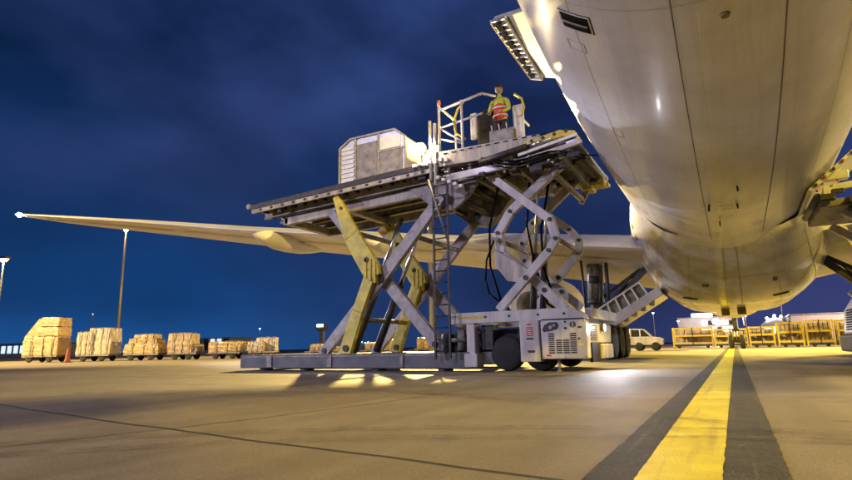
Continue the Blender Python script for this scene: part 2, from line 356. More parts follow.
for yy in (10.4, 18.0, 25.6, 33.2, 41, 49):
    struct('slab_joint', strip([(-60, yy+6), (0, yy), (60, yy-2)], 0.03, 0.004), M['joint'])
for xx in (3.9, 11.5, -11.5, -19):
    struct('slab_joint', strip([(xx, -10), (xx-0.5, 90)], 0.03, 0.004), M['joint'])
struct('line_border', ragged(-0.665, -0.43, 0.008, 0.0035, 1), M['linebl'])
struct('line_border', ragged(-0.13, 0.155, 0.008, 0.0035, 2), M['linebl'])
struct('guide_line', ragged(-0.455, -0.112, 0.012, 0.003, 3), M['liney'])
# tyre marks: thin smears of rubber with broken edges
M['smear'] = mat('rubber_smear', (0.05, 0.045, 0.04), 0.7)
_nt = M['smear'].node_tree; _b = _nt.nodes['Principled BSDF']; _tc = _nt.nodes.new('ShaderNodeTexCoord'); _n = _nt.nodes.new('ShaderNodeTexNoise')
_n.inputs['Scale'].default_value = 5; _n.inputs['Detail'].default_value = 9; _n.inputs['Roughness'].default_value = 0.8; _nt.links.new(_tc.outputs['Object'], _n.inputs['Vector'])
_r = _nt.nodes.new('ShaderNodeMapRange'); _r.inputs['From Min'].default_value = 0.42; _r.inputs['From Max'].default_value = 0.68; _r.inputs['To Max'].default_value = 0.55; _nt.links.new(_n.outputs['Fac'], _r.inputs['Value']); _nt.links.new(_r.outputs[0], _b.inputs['Alpha'])
random.seed(12)
for (xa, ya, ang, cv, ln, wd) in ((-9,5.2,0.12,0.004,14,0.16),(-9,5.7,0.12,0.004,14,0.16),(-14,9.0,-0.05,0.01,20,0.22),(-14,9.9,-0.05,0.01,20,0.22),(1.5,2.5,1.45,-0.01,18,0.14),(2.6,2.2,1.45,-0.01,18,0.14),(-5,1.4,0.9,-0.05,9,0.12),(-4.6,1.1,0.9,-0.05,9,0.12),(-12,6.6,0.3,-0.03,16,0.18)):
    pts = []; x, y, a_ = xa, ya, ang
    for k in range(int(ln/0.4)): pts.append((x, y)); x += math.cos(a_)*0.4; y += math.sin(a_)*0.4; a_ += cv
    struct('tyre_mark', strip(pts, wd, 0.016+0.003*random.random()), M['smear'])

# ------------------------------------------------------------------ aircraft
AX = 0.13
PROF = [(-9,7.95,0.25),(-7,7.8,0.75),(-4,7.5,1.35),(0,7.2,1.92),(4,6.92,2.38),(8,6.69,2.70),(12,6.55,2.88),(16,6.48,2.95),(24,6.30,2.98),
        (34,5.85,3.0),(42,5.45,3.0),(46,5.25,2.97),(50,5.1,2.72),(53,4.92,2.18),(55,4.75,1.45),(56.1,4.7,0.75),(56.5,4.7,0.08)]
def prof(y):
    P = PROF
    if y <= P[0][0]: return P[0][1], P[0][2]
    if y >= P[-1][0]: return P[-1][1], P[-1][2]
    for i in range(len(P)-1):
        if P[i][0] <= y <= P[i+1][0]:
            x0, x1 = P[i][0], P[i+1][0]; t = (y-x0)/(x1-x0); h = x1-x0
            out = []
            for k in (1, 2):
                m0 = (P[i+1][k]-P[max(0,i-1)][k])/(P[i+1][0]-P[max(0,i-1)][0])
                j = min(len(P)-1, i+2); m1 = (P[j][k]-P[i][k])/(P[j][0]-P[i][0])
                out.append((2*t**3-3*t*t+1)*P[i][k] + (t**3-2*t*t+t)*h*m0 + (-2*t**3+3*t*t)*P[i+1][k] + (t**3-t*t)*h*m1)
            return out[0], max(0.02, out[1])
def surf(phi, y, off=0.0):     # phi 0 = keel, positive to the right
    c, r = prof(y); return Vector((AX + math.sin(phi)*(r+off), y, c - math.cos(phi)*(r+off)))
air = thing('cargo_aircraft', 'huge pale wide-body cargo aircraft parked over the yellow guide line, its belly overhead', 'aircraft', (AX, 24, 0))
fm = MB(); n = 112; rings = []
ys = [-9+0.5*i for i in range(0, 131)] + [56.2, 56.35, 56.48]
ys = sorted(set([y for y in ys if y <= 56.5]))
for y in ys:
    rings.append([fm.bm.verts.new(surf(2*math.pi*i/n, y)) for i in range(n)])
for A, B in zip(rings, rings[1:]):
    for i in range(n):
        f = fm.bm.faces.new((A[i], A[(i+1)%n], B[(i+1)%n], B[i])); f.smooth = True
fm.bm.faces.new(rings[0]); fm.bm.faces.new(rings[-1])
fus = fm.build('fuselage', M['skin'], air)
def surf_strip(phis, y0, y1, wd, name, m, off=0.004, along=True, parent=None):
    g = MB()
    if along:
        ph = phis; prev = None; y = y0
        while y <= y1 + 1e-6:
            c, r = prof(y); dphi = wd/2/r
            pp = ph
            cur = (g.bm.verts.new(surf(pp-dphi, y, off)), g.bm.verts.new(surf(pp+dphi, y, off)))
            if prev: g.bm.faces.new((prev[0], prev[1], cur[1], cur[0]))
            prev = cur; y += 0.25
    else:
        prev = None
        for i in range(65):
            ph = phis[0] + (phis[1]-phis[0])*i/64
            cur = (g.bm.verts.new(surf(ph, y0-wd/2, off)), g.bm.verts.new(surf(ph, y0+wd/2, off)))
            if prev: g.bm.faces.new((prev[0], prev[1], cur[1], cur[0]))
            prev = cur
    return g.build(name, m, parent or fus)
for ph in (-0.14, 0.30): surf_strip(ph, -2, 18, 0.016, 'panel_seam', M['seam'])
for ph in (-0.62, 0.62, -1.05, 1.05): surf_strip(ph, -2, 20, 0.008, 'panel_seam', M['faint'])
for yy in (6.2, 10.6, 15.0): surf_strip((-1.6, 1.6), yy, yy, 0.006, 'panel_seam', M['faint'], along=False)
# outflow valve
def surf_patch(phi0, phi1, y0, y1, off, name, m, parent, inset=0):
    g = MB(); k = 8
    V = [[g.bm.verts.new(surf(phi0+(phi1-phi0)*i/k, y0+(y1-y0)*j/k, off)) for j in range(k+1)] for i in range(k+1)]
    W = [[g.bm.verts.new(surf(phi0+(phi1-phi0)*i/k, y0+(y1-y0)*j/k, off-0.02)) for j in range(k+1)] for i in range(k+1)]
    for i in range(k):
        for j in range(k):
            g.bm.faces.new((V[i][j], V[i+1][j], V[i+1][j+1], V[i][j+1]))
    for i in range(k):
        g.bm.faces.new((V[i][0], W[i][0], W[i+1][0], V[i+1][0])); g.bm.faces.new((V[i][k], V[i+1][k], W[i+1][k], W[i][k]))
        g.bm.faces.new((V[0][i], V[0][i+1], W[0][i+1], W[0][i])); g.bm.faces.new((V[k][i], W[k][i], W[k][i+1], V[k][i+1]))
    return g.build(name, m, parent, 0.008)
val = surf_patch(-0.695, -0.51, 6.40, 6.76, 0.006, 'valve_frame', M['dark'], fus)
surf_patch(-0.688, -0.517, 6.413, 6.747, 0.012, 'valve_rim', M['whitefab'], fus)
vd = surf_patch(-0.680, -0.525, 6.43, 6.73, 0.020, 'outflow_valve', M['black'], fus)
surf_patch(-0.672, -0.533, 6.575, 6.60, 0.035, 'valve_slat', M['greys'], vd)
def spot_disc(phi, y, r, name, m, parent=fus):
    g = MB(); c = surf(phi, y, 0.0); n = (c - Vector((AX, y, prof(y)[0]))).normalized()
    g.tube(c, c + n*0.03, r, r*0.8, 20); return g.build(name, m, parent)
M['olive'] = mat('olive_lens', (0.22, 0.19, 0.06), 0.3)
spot_disc(0.062, 6.54, 0.055, 'beacon_lens', M['olive'])
for (ph, y, h) in ((-0.108, 13.7, 0.16), (0.082, 12.5, 0.1), (0.081, 13.9, 0.1), (-0.048, 15.5, 0.12)):
    g = MB(); c = surf(ph, y); nn = (c - Vector((AX, y, prof(y)[0]))).normalized()
    g.beam(c, c + nn*h + Vector((0, -0.05, 0)), 0.03, 0.06); g.build('drain_mast', M['dark'], fus, 0.004)
# small access panels and static ports along the belly
random.seed(11)
for k in range(9):
    ph = random.uniform(-0.95, 0.95); y = random.uniform(7, 19); a = random.uniform(0.03, 0.07); b = random.uniform(0.1, 0.25)
    g = MB(); P = [surf(ph-a, y-b, 0.003), surf(ph+a, y-b, 0.003), surf(ph+a, y+b, 0.003), surf(ph-a, y+b, 0.003)]
    for i in range(4): g.beam(P[i], P[(i+1) % 4], 0.006, 0.004)
    g.build('access_panel', M['faint'], fus)

# belly fairing
FP = [(0,1.97),(0.7,1.98),(1.3,2.03),(1.8,2.14),(2.25,2.38),(2.62,2.74),(2.9,3.15),(3.13,3.65),(3.3,4.2),(3.42,4.8),(3.45,5.3),(3.40,5.9),(3.2,6.6),(2.7,7.4)]
def fscale(y):
    if y < 24.5: t = max(0, min(1, (y-18.0)/6.5)); return 0.60 + 0.40*(t*t*(3-2*t))
    if y > 31: t = max(0, min(1, (y-31)/8)); return 1 - 0.42*(t*t*(3-2*t))
    return 1.0
def fpt(i, y):    # i float index along the half profile, negative on the left
    sgn = -1 if i < 0 else 1; j = abs(i); k = min(len(FP)-2, int(j)); t = j-k
    x = FP[k][0]*(1-t)+FP[k+1][0]*t; z = FP[k][1]*(1-t)+FP[k+1][1]*t
    s_ = fscale(y); zc = 6.2 - max(0, (y-30))*0.03
    return Vector((AX + 0.02 + sgn*x*(0.35+0.65*s_ if s_ < 1 else 1), y, zc - (zc-z)*s_))
g = MB(); idx = [i/2 for i in range(-26, 27)]; rings = []
for y in [18+0.35*k for k in range(61)]: rings.append([g.bm.verts.new(fpt(i, y)) for i in idx])
for A, B in zip(rings, rings[1:]):
    for i in range(len(idx)-1):
        f = g.bm.faces.new((A[i], A[i+1], B[i+1], B[i])); f.smooth = True
fair = g.build('belly_fairing', M['fair'], air)
def fstrip(i0, i1, y0, y1, wd, name='fairing_joint', m=M['faint'], out=0.006, steps=40):
    g = MB(); prev = None
    for k in range(steps+1):
        t = k/steps; i = i0+(i1-i0)*t; y = y0+(y1-y0)*t
        p = fpt(i, y); a = fpt(i+0.05, y); b = fpt(i, y+0.05)
        nrm = (a-p).cross(b-p)
        if nrm.z > 0: nrm = -nrm
        nrm.normalize(); d = fpt(i0+(i1-i0)*(t+0.01), y0+(y1-y0)*(t+0.01)) - p
        sd = d.normalized().cross(nrm)*wd/2
        cur = (g.bm.verts.new(p+nrm*out+sd), g.bm.verts.new(p+nrm*out-sd))
        if prev: g.bm.faces.new((prev[0], prev[1], cur[1], cur[0]))
        prev = cur
    return g.build(name, m or M['seam'], fair)
for y in (21.5, 24.6, 27.6): fstrip(-9, 9, y, y, 0.02)
for i in (-5, -2.4, 2.4, 5): fstrip(i, i, 19.5, 30, 0.018)
for i in (-0.35, 0.35): fstrip(i, i, 18.6, 33, 0.03)
for i in (-8.2, 8.2): fstrip(i, i, 20.5, 33, 0.016)
fstrip(-2.9, -1.9, 23.3, 23.3, 0.16, 'air_inlet', M['black'], 0.012, 8); fstrip(1.9, 2.9, 23.3, 23.3, 0.16, 'air_inlet', M['black'], 0.012, 8)
fstrip(-9.15, -8.7, 21.9, 21.9, 0.20, 'side_louvre', M['black'], 0.012, 8); fstrip(-8.25, -7.8, 21.9, 21.9, 0.20, 'side_louvre', M['black'], 0.012, 8)
fstrip(-1.6, -1.2, 22.0, 22.0, 0.25, 'access_panel', M['seam'], 0.008, 6)
fstrip(2.0, 2.3, 21.9, 21.9, 0.3, 'access_panel', M['seam'], 0.008, 6)
for (x, y) in ((-0.35, 27.5), (0.25, 26.8)):
    g = MB(); g.box(AX+x-0.16, AX+x+0.16, y-0.25, y+0.25, 1.68, 2.0); g.build('vent_box', M['greys'], fair, 0.03)
for sx in (1,):      # little triangular vane under the wing root
    g = MB(); g.prism([(AX+sx*3.02, 4.1), (AX+sx*3.28, 4.0), (AX+sx*3.5, 3.0)], 21.0, 21.06); g.build('vane', M['wing'], fair)

# wings
WZ = [(0,3.75),(2.8,4.05),(5.6,4.40),(10.4,4.98),(15,5.55),(19.5,6.08),(25.9,6.98),(31.6,7.73),(32.4,7.84)]
def lerp(T, x):
    for a, b in zip(T, T[1:]):
        if x <= b[0]: return a[1] + (b[1]-a[1])*(x-a[0])/(b[0]-a[0])
    return T[-1][1]
def wing(sx):
    g = MB(); secs = []
    af = [(1,0.0,0),(0.9,0.03,-0.012),(0.75,0.07,-0.04),(0.55,0.10,-0.055),(0.35,0.11,-0.055),(0.18,0.09,-0.045),(0.07,0.06,-0.032),(0.02,0.035,-0.018),(0,0.01,0.0)]
    spans = [1.5,2.8,4,5.6,7.5,9.2,10.4,12,14,16,18,20,22,24,26,28,30,31.3,32.0,32.3]
    for x in spans:
        te = 21.9 - 0.155*x if x < 10.4 else 20.3 - (x-10.4)*0.262
        le = 37.6 - 0.70*x if x < 9 else 31.3-(x-9)*0.628
        if x > 30: le -= (x-30)**2*0.2
        ch = le-te; z = lerp(WZ, x); th = 1.05 if x < 10 else 0.85
        up = [(t, te+(1-0)*0 + ch*(1-t), z + u*ch*th) for t, u, l in af]; lo = [(t, te+ch*(1-t), z + l*ch*th) for t, u, l in af]
        pts = [(x, p[1], p[2]) for p in up] + [(x, p[1], p[2]-0.0) for p in lo[::-1][1:-1]] + [(x, te, z-0.03)]
        secs.append([g.bm.verts.new((AX*0+sx*p[0], p[1], p[2])) for p in pts])
    n = len(secs[0])
    for A, B in zip(secs, secs[1:]):
        for i in range(n):
            f = g.bm.faces.new((A[i], A[(i+1) % n], B[(i+1) % n], B[i])); f.smooth = True
    g.bm.faces.new(secs[-1]); g.bm.faces.new(secs[0])
    wg = g.build('wing', M['wing'], air)
    # flap gaps as thin dark seams under the wing, and fairings
    for (x0, x1, fr) in ((3.4, 10.2, 0.13), (10.8, 23.5, 0.22), (24, 31, 0.24)):
        g = MB(); prev = None
        for k in range(21):
            x = x0+(x1-x0)*k/20
            te = 21.9 - 0.155*x if x < 10.4 else 20.3 - (x-10.4)*0.262
            le = 37.6 - 0.70*x if x < 9 else 31.3-(x-9)*0.628
            ch = le-te; y = te+ch*fr; z = lerp(WZ, x) - 0.042*ch*fr/0.25*0.85 - 0.03
            cur = (g.bm.verts.new((sx*x, y-0.06, z-0.02)), g.bm.verts.new((sx*x, y+0.06, z-0.02)))
            if prev: g.bm.faces.new((prev[0], prev[1], cur[1], cur[0]))
            prev = cur
        g.build('flap_gap', M['gearm'], wg)
    for (x, L_, r) in ((18.0, 5.0, 0.42), (13.0, 4.4, 0.34), (7.6, 3.4, 0.28)):
        te = 21.9 - 0.155*x if x < 10.4 else 20.3 - (x-10.4)*0.262
        g = MB(); z = lerp(WZ, x) - 0.34
        prf = [(0,0.02),(0.04,0.3),(0.12,0.62),(0.28,0.93),(0.42,1.0),(0.6,0.92),(0.78,0.62),(0.92,0.28),(1,0.03)]
        g.lathe([(t*L_, q*r) for t, q in prf], (sx*x, te-1.0, z), 'y', 20)
        for v in g.bm.verts: v.co.z = z + (v.co.z-z)*1.15
        g.build('flap_fairing', M['wing'], wg)
    g = MB(); g.sphere((sx*32.25, 14.75, lerp(WZ, 32.2)), 0.13, (1, 1.1, 0.9)); g.build('tip_light', E_TIP, wg)
    return wg
wl = wing(-1); wr = wing(1)
# engines
for sx in (-1, 1):
    g = MB(); cx, cz = sx*9.6, 2.75
    g.lathe([(0,1.05),(0.6,1.35),(1.8,1.68),(3.6,1.86),(5.2,1.84),(6.2,1.68),(6.6,1.5),(6.5,1.38),(6.0,1.3)], (cx, 29.3, cz), 'y', 40)
    en = g.build('engine', M['wing'], air)
    g = MB(); g.lathe([(-1.3,0.05),(-0.7,0.4),(0.0,0.72),(0.3,0.8)], (cx, 29.3, cz), 'y', 28); g.build('exhaust_cone', M['gearm'], en)
    g = MB(); g.quadbox([(cx-0.22,28.2,4.4),(cx+0.22,28.2,4.4),(cx+0.22,34,4.2),(cx-0.22,34,4.2),(cx-0.22,27.8,4.9),(cx+0.22,27.8,4.9),(cx+0.22,32.5,5.0),(cx-0.22,32.5,5.0)]); g.build('pylon', M['wing'], en)
# tail surfaces (overhead, behind the viewer)
g = MB()
for sx in (-1, 1):
    g.quadbox([(sx*0.5,-7,8.2),(sx*0.5,-0.5,8.2),(sx*10.7,-6.5,9.3),(sx*10.7,-8.6,9.3),(sx*0.5,-7,8.35),(sx*0.5,-0.5,8.6),(sx*10.7,-6.5,9.45),(sx*10.7,-8.6,9.4)])
g.build('tailplane', M['wing'], air)
# main cargo door, open above the loader
D = [(-4.36,11.64,8.4),(-3.20,9.62,7.28),(-3.44,12.72,7.22),(-4.44,14.98,8.4)]   # outer-near, inner-near, inner-far, outer-far
A0, A1, A2, A3 = [Vector(p) for p in D]
A1 = A1 + Vector((0.35, 0.2, -0.1)); A2 = A2 + Vector((0.35, 0.3, -0.1))
nrm = (A1-A0).cross(A3-A0).normalized()
if nrm.dot(A0-Vector((0,0,0.6))) < 0: nrm = -nrm
g = MB(); th = nrm*0.12
g.quadbox([A0, A1, A2, A3, A0+th, A1+th, A2+th, A3+th])
M['doorin'] = mat('door_inner_liner', (0.36, 0.35, 0.38), 0.6)
cdoor = g.build('main_cargo_door', M['doorin'], air, 0.03)
g = MB()
I0 = A0+(A1-A0)*0.42; I3 = A3+(A2-A3)*0.42; lo = -nrm*0.05
g.beam(A0+lo, A3+lo, 0.06, 0.1); g.beam(I0+lo, I3+lo, 0.06, 0.08)
for k in range(15):
    t = k/14; g.beam(A0+(A3-A0)*t+lo, I0+(I3-I0)*t+lo, 0.035, 0.07)
g.build('door_frame', M['alum'], cdoor, 0.01)
g = MB()
for k in range(7):
    t = (k+0.6)/7.4; c_ = (A0+(A3-A0)*t)*0.55 + (I0+(I3-I0)*t)*0.45 + lo*1.6
    g = MB(); g.box(c_.x-0.08, c_.x+0.08, c_.y-0.13, c_.y+0.13, c_.z-0.07, c_.z+0.07); g.build('door_latch', M['dark'], cdoor, 0.02)
# dark edge of the door opening
surf_strip((-1.95), 9.0, 15.8, 0.10, 'door_sill', M['seam'], 0.02)

# landing gear
def main_gear(sx, full=True):
    G = MB().tube((sx*4.9,24,4.3),(sx*4.93,24,2.3),0.33).tube((sx*4.93,24,2.3),(sx*4.95,24,0.95),0.25).build('main_landing_gear', M['gearm'], air)
    g = MB(); g.beam((sx*4.95,22.3,0.68),(sx*4.95,25.7,0.68),0.26,0.32); g.tube((sx*4.95,23.85,0.7),(sx*4.95,24,1.5),0.22,0.2)
    g.build('bogie_beam', M['gearm'], G, 0.03)
    g = MB(); g.tube((sx*4.35,23.6,4.3),(sx*4.35,23.6,1.5),0.07); g.tube((sx*5.3,23.3,4.3),(sx*5.25,23.5,1.2),0.05); g.path([(sx*4.75,23.7,4),(sx*4.6,23.55,3),(sx*4.75,23.6,2),(sx*4.8,23.6,1.1)],0.03)
    g.tube((sx*4.7,23.75,3.2),(sx*5.1,23.65,3.25),0.16); g.tube((sx*4.6,23.7,2.35),(sx*5.2,23.7,2.3),0.11); g.beam((sx*4.93,23.7,1.8),(sx*4.93,23.25,1.35),0.1,0.14); g.beam((sx*4.93,23.25,1.35),(sx*4.95,23.75,0.85),0.1,0.14)
    g.build('hydraulic_lines', M['dark'], G)
    g = MB(); g.beam((sx*2.75,23.7,3.6),(sx*4.62,23.6,1.75),0.2,0.24); g.beam((sx*2.95,24.4,3.7),(sx*4.8,24.1,2.4),0.14,0.16); g.tube((sx*3.4,23.5,3.25),(sx*4.5,23.5,1.9),0.06)
    g.build('side_brace', M['dark'], G, 0.02)
    for y in (22.55, 24.0, 25.45):
        for dx in (-0.68, 0.68):
            cx = sx*4.95+dx
            g = MB(); r, wd = 0.665, 0.26
            g.lathe([(-wd,0.42),(-wd,0.56),(-wd*0.86,0.625),(-wd*0.6,0.655),(-0.10,r),(-0.095,r-0.02),(-0.075,r-0.02),(-0.07,r),(0.07,r),(0.075,r-0.02),(0.095,r-0.02),(0.1,r),(wd*0.6,0.655),(wd*0.86,0.625),(wd,0.56),(wd,0.42)], (cx, y, r), 'x', 40)
            w_ = g.build('wheel', M['tyre'], G)
            g = MB(); g.lathe([(-wd*0.9,0.12),(-wd*0.9,0.2),(-wd*0.5,0.28),(-wd*0.8,0.42),(wd*0.8,0.42),(wd*0.5,0.28),(wd*0.9,0.2),(wd*0.9,0.12)], (cx, y, r), 'x', 28); g.build('rim', M['rim'], w_)
    if sx > 0: return
    # door hanging inboard with its inner frame
    g = MB(); a0, a1 = Vector((sx*4.50,22.9,1.28)), Vector((sx*2.30,22.9,2.56))
    d = (a1-a0).normalized(); u = Vector((-d.z*sx*-1, 0, abs(d.x)))
    if u.z < 0: u = -u
    g.quadbox([a0-u*0.26, a1-u*0.2, a1-u*0.2+Vector((0,2.0,0)), a0-u*0.26+Vector((0,2.0,0)), a0+u*0.16, a1+u*0.16, a1+u*0.16+Vector((0,2.0,0)), a0+u*0.16+Vector((0,2.0,0))])
    dr = g.build('gear_door', M['fair'], G, 0.03)
    g = MB(); t0, t1 = Vector((sx*4.62,23.0,1.98)), Vector((sx*3.05,23.0,2.92))
    g.beam(t0, t1, 0.06, 0.07)
    for k in range(6):
        t = k/5; p = t0+(t1-t0)*t; q = a0+(a1-a0)*(t*0.78+0.04)+u*0.12; g.beam(p, q, 0.05, 0.06)
    g.build('door_frame', M['wing'], dr)
    g = MB(); p = [t0, t1, a1*0.8+a0*0.2+u*0.15, a0+u*0.15]
    g.quadbox([v+Vector((0,0.12,0)) for v in (p[3],p[2])]+[v+Vector((0,0.16,0)) for v in (p[2],p[3])]+[p[0]+Vector((0,0.12,0)),p[1]+Vector((0,0.12,0)),p[1]+Vector((0,0.16,0)),p[0]+Vector((0,0.16,0))])
    g.build('inner_panel', M['gearm'], dr)
    for k in range(5):
        t = 0.2+k*0.15; q = a0+(a1-a0)*t-u*0.17; g = MB(); g.box(q.x-0.09,q.x+0.09,22.95,23.2,q.z-0.16,q.z+0.02); g.build('hinge_bracket', M['greys'], dr, 0.02)
main_gear(-1); main_gear(1)
G = MB().tube((AX,50,2.9),(AX,50,1.4),0.16).tube((AX,50,1.4),(AX,50,0.5),0.11).tube((AX-0.45,50,0.53),(AX+0.45,50,0.53),0.08).tube((AX,50.1,1.5),(AX,51.8,2.7),0.08).build('nose_landing_gear', M['gearm'], air)
for dx in (-0.40, 0.40):
    g = MB(); g.lathe([(-0.19,0.28),(-0.19,0.42),(-0.13,0.52),(0,0.54),(0.13,0.52),(0.19,0.42),(0.19,0.28)], (AX+dx,50,0.54), 'x', 32); w_ = g.build('wheel', M['tyre'], G)
    g = MB(); g.lathe([(-0.16,0.06),(-0.1,0.28),(0.1,0.28),(0.16,0.06)], (AX+dx,50,0.54), 'x', 20); g.build('rim', M['rim'], w_)
for sx in (-1, 1):
    g = MB(); g.box(AX+sx*0.62-0.02, AX+sx*0.62+0.02, 48.8, 50.6, 1.75, 2.6); g.build('gear_door', M['fair'], G, 0.01)
g = MB(); g.box(AX-0.25,AX-0.05,49.75,49.9,1.35,1.5); g.box(AX+0.05,AX+0.25,49.75,49.9,1.35,1.5); g.build('taxi_lamp', M['glass'], G, 0.02)
# lower right-hand cargo door with lit sill
g = MB(); P = [surf(0.62,15.4,0.05), surf(0.62,18.0,0.05), surf(1.15,18.0,0.35), surf(1.15,15.4,0.35)]
o3 = Vector((0.08,0,-0.05)); g.quadbox(P+[p+o3 for p in P]); ld = g.build('lower_cargo_door', M['railw'], air, 0.02)
g = MB()
for k in range(6):
    p = P[0].lerp(P[3], 0.1+0.15*k) + Vector((0.05,-0.04,-0.02)); g = MB(); g.box(p.x-0.03,p.x+0.03,p.y-0.03,p.y+0.03,p.z-0.03,p.z+0.03); g.build('door_latch', M['red' if k % 2 else 'dark'], ld, 0.01)

# ------------------------------------------------------------------ main deck cargo loader
YN, YF = 12.5, 15.9
ldr = thing('cargo_loader', 'tall scissor-lift loader raised to the open main deck door left of the aircraft', 'cargo loader', (-8, 14.2, 0))
g = MB(); g.box(-13.3,-5.65,YN,YN+0.75,0.07,0.46); g.box(-13.3,-5.65,YF-0.75,YF,0.07,0.46); g.box(-13.3,-12.8,YN+0.75,YF-0.75,0.07,0.46); g.box(-9.6,-9.2,YN+0.75,YF-0.75,0.1,0.42)
base = g.build('outrigger_frame', M['base'], ldr, 0.02)
g = MB(); g.box(-13.1,-6.0,YN-0.012,YN-0.002,0.38,0.42); g.box(-12.2,-12.0,YN-0.03,YN-0.002,0.1,0.44); g.box(-9.95,-9.8,YN-0.03,YN-0.002,0.1,0.44); g.box(-7.6,-7.5,YN-0.03,YN-0.002,0.1,0.44)
for x in (-12.6,-11,-8.5,-6.5): g.tube((x,YN+0.4,0),(x,YN+0.4,0.1),0.2)
g.build('frame_stiffener', M['greys'], base, 0.006)
def plat_z(x): return 5.17 + (x+13.17)*0.041
def pbox(g, x0, x1, y0, y1, d0, d1):  # box following the tilt of the deck; d measured down from the deck top
    g.quadbox([(x0,y0,plat_z(x0)-d1),(x1,y0,plat_z(x1)-d1),(x1,y1,plat_z(x1)-d1),(x0,y1,plat_z(x0)-d1),(x0,y0,plat_z(x0)-d0),(x1,y0,plat_z(x1)-d0),(x1,y1,plat_z(x1)-d0),(x0,y1,plat_z(x0)-d0)])
g = MB(); pbox(g,-13.0,-6.35,YN+0.05,YF-0.05,0.05,0.12)
deck = g.build('main_platform', M['greys'], ldr, 0.01)
g = MB()
for y in (YN, YF-0.12): pbox(g,-13.15,-6.35,y,y+0.12,0.0,0.17)
g.build('side_guide', M['dark'], deck, 0.015)
g = MB()
for y in (YN+0.01, YF-0.09): pbox(g,-13.1,-6.4,y,y+0.08,0.17,0.30)
g.build('side_rail', M['beige'], deck, 0.01)
for y in (13.0, 13.75, 14.5, 15.25):
    g = MB(); pbox(g,-13.0,-6.45,y,y+0.035,0.12,0.40); pbox(g,-13.0,-6.45,y-0.06,y+0.095,0.385,0.415); g.build('deck_beam', M['beige'], deck, 0.004)
g = MB()
for k in range(17):
    x = -12.9+k*0.4; pbox(g,x,x+0.05,YN+0.1,YF-0.1,0.125,0.24)
g.build('cross_member', M['dark'], deck)
for k in range(24):
    x = -12.9+k*0.275
    g = MB(); g.tube((x,YN+0.14,plat_z(x)-0.02),(x,YF-0.14,plat_z(x)-0.02),0.05,n=10); g.build('roller', M['chrome'], deck)
g = MB(); g.tube((-13.22,YN-0.03,5.12),(-13.22,YF,5.12),0.085,n=14); g.build('end_roller', M['greys'], deck)
g = MB()
for y in (13.05, 15.2): pbox(g,-12.2,-6.3,y,y+0.16,0.46,0.72)
pbox(g,-12.25,-12.05,13.05,15.36,0.48,0.70); pbox(g,-9.9,-9.7,13.2,15.3,0.50,0.68)
g.build('lower_frame', M['beige'], deck, 0.015)
g = MB()
for y in (12.95, 13.4, 14.9): g.path([(-12.6,y,plat_z(-12.6)-0.45),(-10,y+0.05,plat_z(-10)-0.47),(-7,y,plat_z(-7)-0.44)],0.025)
for k in range(14):
    x = -12.7+k*0.45; g.box(x-0.04,x+0.04,YN-0.02,YN+0.02,plat_z(x)-0.26,plat_z(x)-0.20)
g.build('hydraulic_hose', M['dark'], deck)
g = MB()
random.seed(4)
for k in range(26):
    x = random.uniform(-12.6,-6.6); y = random.choice((12.7,13.3,14.0,14.8)); s_ = random.uniform(0.05,0.14); z = plat_z(x)-random.uniform(0.2,0.36)
    g = MB(); g.box(x-s_,x+s_,y-s_*0.7,y+s_*0.7,z-s_*0.5,z+s_*0.5); g.build('drive_unit', M['dark'], deck, 0.01)

def arm(name, pts, ws, y0, y1, m, bev=0.015):
    g = MB(); g.bent(pts, ws, y0, y1); return g.build(name, m, ldr, bev)
def pin(par, x, z, y0, y1, r=0.09, m='dark'):
    g = MB(); g.tube((x,y0,z),(x,y1,z),r,n=16); g.build('pivot_pin', M[m], par)
for (y0, y1, dx) in ((12.78,12.94,0), (15.42,15.58,0)):
    a = arm('scissor_arm', [(-10.42,0.42),(-8.42,2.45),(-6.45,4.55)], [0.30,0.36,0.28], y0, y1, M['armgrey'])
    pin(a, -8.38, 2.47, y0-0.04, y1+0.22, 0.12)
    for q in ((-10.3,0.55),(-6.6,4.4)): pin(a, q[0], q[1], y0-0.03, y1+0.05, 0.08)
    b = arm('scissor_arm', [(-10.25,4.62),(-8.38,2.47),(-6.68,0.55)], [0.26,0.36,0.30], y0+0.17, y1+0.17, M['armgrey'])
    pin(b, -6.8, 0.66, y0+0.1, y1+0.25, 0.08)
    # bent yellow lifting yoke
    yk = arm('lifting_yoke', [(-9.85,5.0),(-9.28,3.75),(-8.62,2.75),(-8.5,2.5)], [0.20,0.52,0.58,0.42], y0-0.17, y0-0.03, M['armyel'])
    pin(yk, -8.72, 3.0, y0-0.2, y0-0.02, 0.07); pin(yk, -9.62, 4.6, y0-0.2, y0, 0.05)
    g = MB()
    for (qx, qz) in ((-8.75,2.80),(-8.60,2.72),(-8.45,2.66)): g.box(qx-0.035,qx+0.035,y0-0.2,y0-0.02,qz-0.32,qz+0.30)
    g.build('yoke_lug', M['armyel'], yk, 0.01)
    lk = arm('lower_link', [(-8.62,2.62),(-9.05,1.6),(-9.50,0.42)], [0.34,0.34,0.40], y0-0.16, y0-0.02, M['armyel'])
    pin(lk, -9.42, 0.6, y0-0.2, y0+0.02, 0.09)
for (x, z) in ((-9.35,3.9),(-7.3,3.55),(-9.4,1.4)):
    g = MB(); g.tube((x,12.9,z),(x,15.5,z),0.07,n=14); g.build('cross_tube', M['greys'], ldr)
for y in (13.5, 14.7):
    g = MB(); g.tube((-9.8,y,0.5),(-8.9,y,2.5),0.12); cy = g.build('lift_cylinder', M['dark'], ldr)
    g = MB(); g.tube((-8.9,y,2.5),(-8.1,y,4.3),0.065); g.build('piston_rod', M['chrome'], cy)

